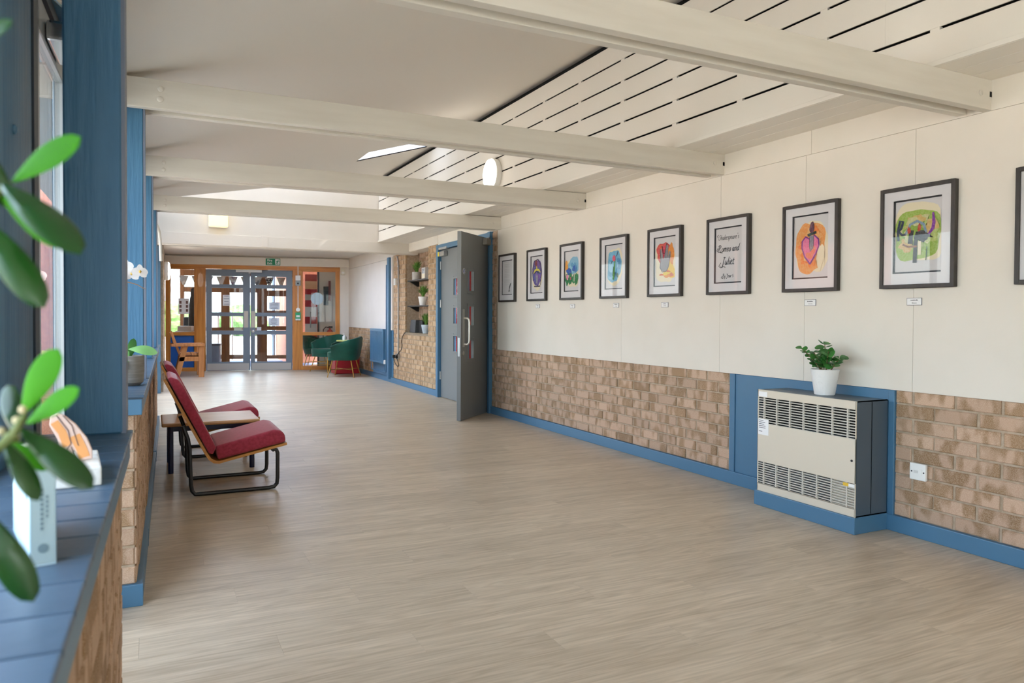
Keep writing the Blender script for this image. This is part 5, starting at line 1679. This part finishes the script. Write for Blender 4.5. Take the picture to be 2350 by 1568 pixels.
# wall mount conduit, break-glass points
t = thing('door_release_unit', 'grey and green door release boxes on the timber post', 'control box', bkp(1.776, -0.04, 0), BK_A)
MB().tube([(0, -0.012, 1.27), (0, -0.012, 2.14)], 0.009, 8).build('conduit', WHITEP, t)
MB().box((-0.05, -0.05, 1.845), (0.05, 0, 1.95)).build('upper_box', WHITEP, t, bevel=0.005)
MB().box((-0.05, -0.05, 1.74), (0.05, 0, 1.84)).build('lower_box', mat('grey_box', '9aa29e', 0.5), t, bevel=0.005)
MB().lathe([(0.018, -0.05), (0.018, -0.06), (0, -0.062)], 16, (0, 0, 1.785), 'y').build('key_switch', BLACK, t, smooth=True)
MB().lathe([(0.04, 0), (0.04, -0.03), (0, -0.035)], 20, (0, 0, 1.245), 'y').build('dome', WHITEP, t, smooth=True)
MB().box((-0.052, -0.05, 1.06), (0.052, 0, 1.19)).build('call_point', mat('call_green', '1f9a66', 0.4), t, bevel=0.006)
MB().box((-0.034, -0.053, 1.09), (0.034, -0.05, 1.13)).build('glass_label', PAPER, t)
MB().box((-0.05, -0.055, 1.025), (0.05, -0.01, 1.06)).build('clear_cover', mat('clear_plastic', 'c9d2cf', 0.2), t, bevel=0.006)
t = thing('motion_sensor', 'small cream sensor at the top of the white corner strip', 'sensor', bkp(2.68, -0.032, 1.975), BK_A)
MB().box((-0.04, -0.05, 0), (0.04, 0, 0.125)).build('case', mat('cream_plastic', 'ddd8c4', 0.5), t, bevel=0.01)
MB().box((-0.03, -0.056, 0.03), (0.03, -0.05, 0.07)).build('lens', WHITEP, t, bevel=0.003)


def notice(nm, lab, x0, x1, z0, z1, y_, rows=5, tint='eef0f2', blocks=None):
    t = thing(nm, lab, 'notice', bkp(x0, y_, z0), BK_A)
    W, H = x1 - x0, z1 - z0
    MB().box((0, -0.0015, 0), (W, 0, H)).build('sheet', mat('notice_' + tint, tint, 0.7), t)
    m = MB()
    rr = random.Random(int(x0 * 1000))
    for q in range(rows):
        zq = H * (0.88 - 0.76 * q / max(1, rows - 1))
        ln = W * rr.uniform(0.45, 0.78)
        m.box(((W - ln) / 2, -0.002, zq), ((W + ln) / 2, -0.0015, zq + H * 0.045))
    if rows:
        m.build('print', mat('notice_ink', '6b7688', 0.7), t)
    if blocks:
        b = MB()
        for (a, c_) in blocks:
            b.box((W * a, -0.0025, H * c_), (W * (a + 0.2), -0.002, H * (c_ + 0.18)))
        b.build('portraits', mat('notice_photo', '7a5a50', 0.7), t)
    return t


notice('notice_sheet', 'white notice sheet on the left end door', 0.313, 0.453, 1.316, 1.534, -0.0005, 4)
notice('notice_sheet', 'upper pale blue notice on the right end door', 1.205, 1.413, 1.243, 1.393, -0.0005, 5, 'd5dce8')
notice('notice_sheet', 'lower pale blue notice on the right end door', 1.196, 1.404, 0.912, 1.072, -0.0005, 6, 'd5dce8')
notice('notice_sheet', 'small square sticker low on the right end door', 0.963, 1.05, 0.815, 0.884, -0.0005, 2, 'e6e6ea')
notice('notice_sheet', 'pale green sticker low on the left end door', 0.527, 0.677, 0.813, 0.872, -0.0005, 1, 'bfc8b4')
notice('staff_poster', 'white poster with six small portraits in the left side light', -0.517, -0.317, 1.144, 1.455, -0.004, 0, 'eceef0', [(0.1, 0.66), (0.7, 0.66), (0.1, 0.40), (0.7, 0.40), (0.1, 0.14), (0.7, 0.14)])
t = thing('frosted_disc', 'round pale blue disc on the right side light', 'sticker', bkp(2.155, -0.001, 1.478), BK_A)
m = MB()
for (a, b) in ((-0.127, -0.042), (-0.038, 0.04), (0.044, 0.127)):
    ring = []
    for i in range(13):
        x = a + (b - a) * i / 12
        ring.append((x, math.sqrt(max(0, 0.128 ** 2 - x * x))))
    MB().prism([(x, -0.002, z) for x, z in ring] + [(x, -0.002, -z) for x, z in ring[::-1]], (0, 0.001, 0)).build('segment', mat('disc_blue', 'b7cdd8', 0.6), t)

# ------------------------------------------------------------------ porch and side rooms beyond the end screen
struct(MB(MBK).box((-2.2, 0.06, -0.10), (3.4, 3.4, -0.004)).build('floor_porch', mat('blue_mat', '5a6f96', 0.9, '4a5f86', 60)), 'blue entrance matting in the porch')
struct(MB(MBK).box((-2.2, 0.06, 2.30), (3.6, 1.8, 2.45)).box((1.70, 1.7, 2.30), (3.6, 3.5, 2.45)).build('ceiling_porch', CEIL), 'porch ceiling beyond the end screen')
struct(MB(MBK).box((2.19, 1.30, 0), (3.3, 1.38, 2.3)).box((2.62, 0.10, 0), (2.72, 1.30, 2.3)).build('wall_side_room', WALL), 'white wall of the room behind the right side light')
struct(MB(MBK).box((-2.2, 0.10, 0), (-2.1, 3.4, 2.3)).build('wall_office', WALL), 'office wall behind the left side light')
ps = sempty('wall_porch_screen', 'outer timber porch screen seen through the doors', BK_O, BK_A)
TD = mat('porch_timber', '8a5526', 0.5, '75461e', 5, (5, 5, 0.4))
for (a, b) in ((-0.78, -0.70), (-0.45, -0.36), (0.07, 0.244), (0.827, 1.043), (1.60, 1.72)):
    MB().box((a, 1.66, 0), (b, 1.74, 2.3)).build('post', TD, ps)
for (a, b, z0, z1) in ((-0.78, 0.9, 1.635, 1.745), (-0.78, 0.9, 0.77, 0.85), (-0.78, 0.9, 0.14, 0.235), (0.9, 1.7, 1.56, 1.69), (0.9, 1.7, 0.79, 0.88), (0.9, 1.7, 0.14, 0.22), (0.9, 1.7, 1.18, 1.235), (-0.78, 1.7, 2.0, 2.3)):
    MB().box((a, 1.67, z0), (b, 1.73, z1)).build('rail', TD, ps)
MB().box((-0.78, 1.695, 0.2), (1.65, 1.70, 2.05)).build('pane', GLASS, ps)
# bunting
bn = thing('bunting', 'string of pastel triangular bunting inside the porch', 'bunting', bkp(-0.7, 0.75, 1.955), BK_A)
MB().tube([(-0.02, 0, 0.345), (0, 0, 0), (0.6, 0, -0.03), (1.25, 0, 0), (1.85, 0, -0.03), (2.42, 0, 0), (2.44, 0, 0.345)], 0.003, 6).build('cord', PAPER, bn)
cols = ['b7bcc4', 'a99a9a', '8f9cb4', 'c3ccd4', '9a86a0', 'b09a8c', '8a8f9c', '2c2c30', 'c2a89c', 'a8b4c0']
for q in range(10):
    x0 = 0.06 + q * 0.243
    MB().prism([(x0, 0, -0.01), (x0 + 0.19, 0, -0.01), (x0 + 0.12, 0, -0.20), (x0 + 0.07, 0, -0.20)], (0, 0.004, 0)).build('pennant', mat('pennant_%d' % q, cols[q], 0.8, 'e4e4e6', 40 if q == 7 else 8, contrast=(0.45, 0.55)), bn)
# office things
t = thing('printer', 'pale office printer behind the left side light', 'printer', bkp(-0.46, 0.40, 0), BK_A)
MB().box((-0.2, -0.2, 0), (0.2, 0.2, 0.68)).build('cabinet', mat('office_grey', 'b8b4a8', 0.5), t, bevel=0.01)
MB().box((-0.16, -0.18, 0.68), (0.22, 0.18, 0.80)).build('body', mat('printer_white', 'd8d6cc', 0.5), t, bevel=0.015)
MB().box((-0.12, -0.16, 0.80), (0.14, 0.16, 0.90)).build('lid', mat('printer_white', 'd8d6cc', 0.5), t, bevel=0.01)
t = thing('dark_coat', 'dark coat hanging behind the left side light', 'coat', bkp(-0.36, 0.75, 0.85), BK_A)
MB().lathe([(0.0, 0.0), (0.10, 0.02), (0.095, 0.3), (0.08, 0.52), (0.07, 0.62), (0.05, 0.68), (0.055, 0.75), (0.045, 0.82), (0, 0.85)], 18).build('coat', mat('coat_black', '141416', 0.8), t, smooth=True)
t = thing('office_chair', 'dark high-backed office chair behind the left side light', 'chair', bkp(-0.42, 1.15, 0.0), BK_A)
MB().box((-0.2, -0.05, 0.55), (0.22, 0.03, 1.08)).build('backrest', mat('chair_charcoal', '1d2023', 0.7), t, bevel=0.03)
MB().box((-0.2, -0.4, 0.45), (0.22, 0.0, 0.55)).build('seat', mat('chair_charcoal', '1d2023', 0.7), t, bevel=0.03)
MB().lathe([(0.25, 0.0), (0.25, 0.03), (0.03, 0.06), (0.03, 0.45)], 18).build('base', BLACK, t)
t = thing('litter_bin', 'grey litter bin inside the porch behind the left door', 'bin', bkp(0.10, 0.42, -0.004), BK_A)
MB().prism([(-0.13, -0.13, 0), (0.11, -0.13, 0), (0.11, 0.13, 0), (-0.13, 0.13, 0)], (0, 0, 0.50)).build('body', mat('bin_grey', '8b90a0', 0.5), t, bevel=0.012)
MB().box((-0.145, -0.145, 0.50), (0.125, 0.145, 0.54)).build('lid', mat('bin_lid', '6f7484', 0.5), t, bevel=0.01)
# side-room things
t = thing('banded_blind', 'red, peach and white banded blind behind the right side light', 'blind', bkp(1.90, 1.32, 0.2), BK_A)
for (z0, z1, c_) in ((0.0, 0.55, 'b3202c'), (0.55, 0.74, 'ece6e2'), (0.74, 0.90, 'b3202c'), (0.90, 1.12, 'f0eeee'), (1.12, 1.27, 'b3202c'), (1.27, 1.40, 'c9c4c0'), (1.40, 1.52, 'b3202c'), (1.52, 1.70, 'e8b78c'), (1.70, 1.85, 'c03a34')):
    MB().box((-0.02, 0, z0), (0.24, 0.02, z1)).build('band', mat('band_' + c_, c_, 0.7), t)
MB().box((0.245, -0.03, -0.2), (0.29, 0.03, 1.95)).build('upright', mat('dark_frame', '3a3c40', 0.4), t)
MB().tube([(0.10, -0.03, 0.66), (0.10, -0.06, 0.68), (0.10, -0.06, 0.98), (0.10, -0.03, 1.0)], 0.012, 8).build('pull', STEEL, t)
t = thing('wall_cabinet', 'flat black cabinet on the side-room wall', 'cabinet', bkp(2.34, 1.29, 1.36), BK_A)
MB().box((-0.06, -0.10, 0), (0.05, 0, 0.42)).build('case', mat('cabinet_black', '22262a', 0.5), t, bevel=0.006)
MB().box((0.05, -0.06, 0.10), (0.10, 0, 0.55)).build('red_edge', mat('edge_red', '7d2028', 0.6), t)
t = thing('fire_extinguisher', 'red fire extinguisher behind the right side light', 'extinguisher', bkp(2.42, 1.12, 0.35), BK_A)
MB().lathe([(0, 0), (0.07, 0.0), (0.075, 0.02), (0.075, 0.40), (0.05, 0.45), (0.02, 0.47), (0.02, 0.50)], 22).build('cylinder', mat('extinguisher_red', 'b5121e', 0.3), t, smooth=True)
MB().box((-0.03, -0.015, 0.50), (0.06, 0.015, 0.54)).build('valve', BLACK, t)
MB().tube([(-0.02, 0, 0.51), (-0.09, 0, 0.52), (-0.14, 0, 0.46), (-0.145, 0, 0.25)], 0.010, 8).build('hose', BLACK, t, smooth=True)
MB().lathe([(0.075, 0), (0.09, 0.0), (0.09, 0.005)], 18, (0, 0, -0.005)).build('stand_ring', BLACK, t)
MB().tube([(0.0, 0.0, 0.0), (0.0, 0, -0.354)], 0.02, 10).build('stand_post', BLACK, t)
p3_ = bkp(2.15, 0.50, -0.004)
tc_ = tub_chair(p3_.x, p3_.y, R(160), 'green velvet tub chair behind the low pane of the right side light')
tc_.location.z = -0.004

# ------------------------------------------------------------------ outside
gr = struct(MB().box((-40, -40, -0.5), (60, 60, -0.14)).build('ground', mat('yard', 'bab4aa', 0.95, 'aca69c', 3)), 'pale yard outside the building')
pv = struct(MB(MBK).box((-6, 1.9, -0.14), (8, 12, -0.03)).build('ground_paving', mat('paving', 'cfc6ba', 0.85, 'c2b8aa', 9)), 'pale paving outside the porch')
ob = struct(MB(MBK).prism([(1.42, 2.3, -0.1), (4.5, 2.3, -0.1), (4.5, 6.2, -0.1), (1.02, 5.2, -0.1)], (0, 0, 3.4)).build('wall_outside', mat('coral_brick', 'c98a72', 0.9, 'b87862', 30)), 'coral brick wall of the wing outside')
struct(MB().box((-5.0, 9.0, -0.14), (-0.85, 9.35, 3.0)).build('wall_outside_added', mat('coral_brick', 'c98a72', 0.9)), 'coral brick wall added outside the left windows to dim the side door glass')  # wall added to darken the view through the side door pane
t = thing('downpipe', 'grey-blue rainwater pipe on the coral brick wall outside', 'pipe', bkp(0.965, 5.1, -0.02), BK_A)
MB().tube([(0, 0, 0), (0, 0, 3.2)], 0.045, 12).build('pipe', mat('pipe_grey', '7f93a6', 0.5), t, smooth=True)
MB().box((-0.06, -0.06, 0.6), (0.06, 0.06, 0.64)).build('bracket', mat('pipe_grey', '7f93a6', 0.5), t)
t = thing('hoop_rail', 'bent steel hoop rail outside beyond the left door', 'railing', bkp(-0.33, 4.2, -0.03), BK_A)
MB().tube([(0, 0, 0), (0, 0, 1.15), (0.03, 0, 1.22), (0.10, 0, 1.25), (0.30, 0, 1.25), (0.34, 0, 1.20), (0.34, 0, 0)], 0.025, 10).build('hoop', STEEL, t, smooth=True)
hm = mat('hedge_leaf', '5f8046', 0.9, '46662f', 6, bump=1.0, bscale=9)
for q, (x, y_, s) in enumerate(((-6.6, 30, 1.35), (-2.4, 30.5, 1.25), (1.6, 30, 1.3), (5.8, 31, 1.25))):
    bm = bmesh.new()
    bmesh.ops.create_icosphere(bm, subdivisions=4, radius=1.0)
    for v in bm.verts:
        nn = noise.noise(v.co * 2.2 + Vector((q * 5, 0, 0))) * 0.25 + noise.noise(v.co * 7) * 0.12
        v.co *= (1 + nn)
        v.co = Vector((v.co.x * s * 1.1, v.co.y * s * 0.8, max(-1.0, v.co.z) * s * 0.75))
    me = bpy.data.meshes.new('hedge')
    bm.to_mesh(me)
    bm.free()
    me.materials.append(hm)
    o = link('garden_bush', me, None, bkp(x, y_, s * 0.7 - 0.15))
    tag(o, 'rounded green bush outside, %s of the four beyond the doors' % ('first', 'second', 'third', 'fourth')[q], 'bush', 'bushes beyond the doors')
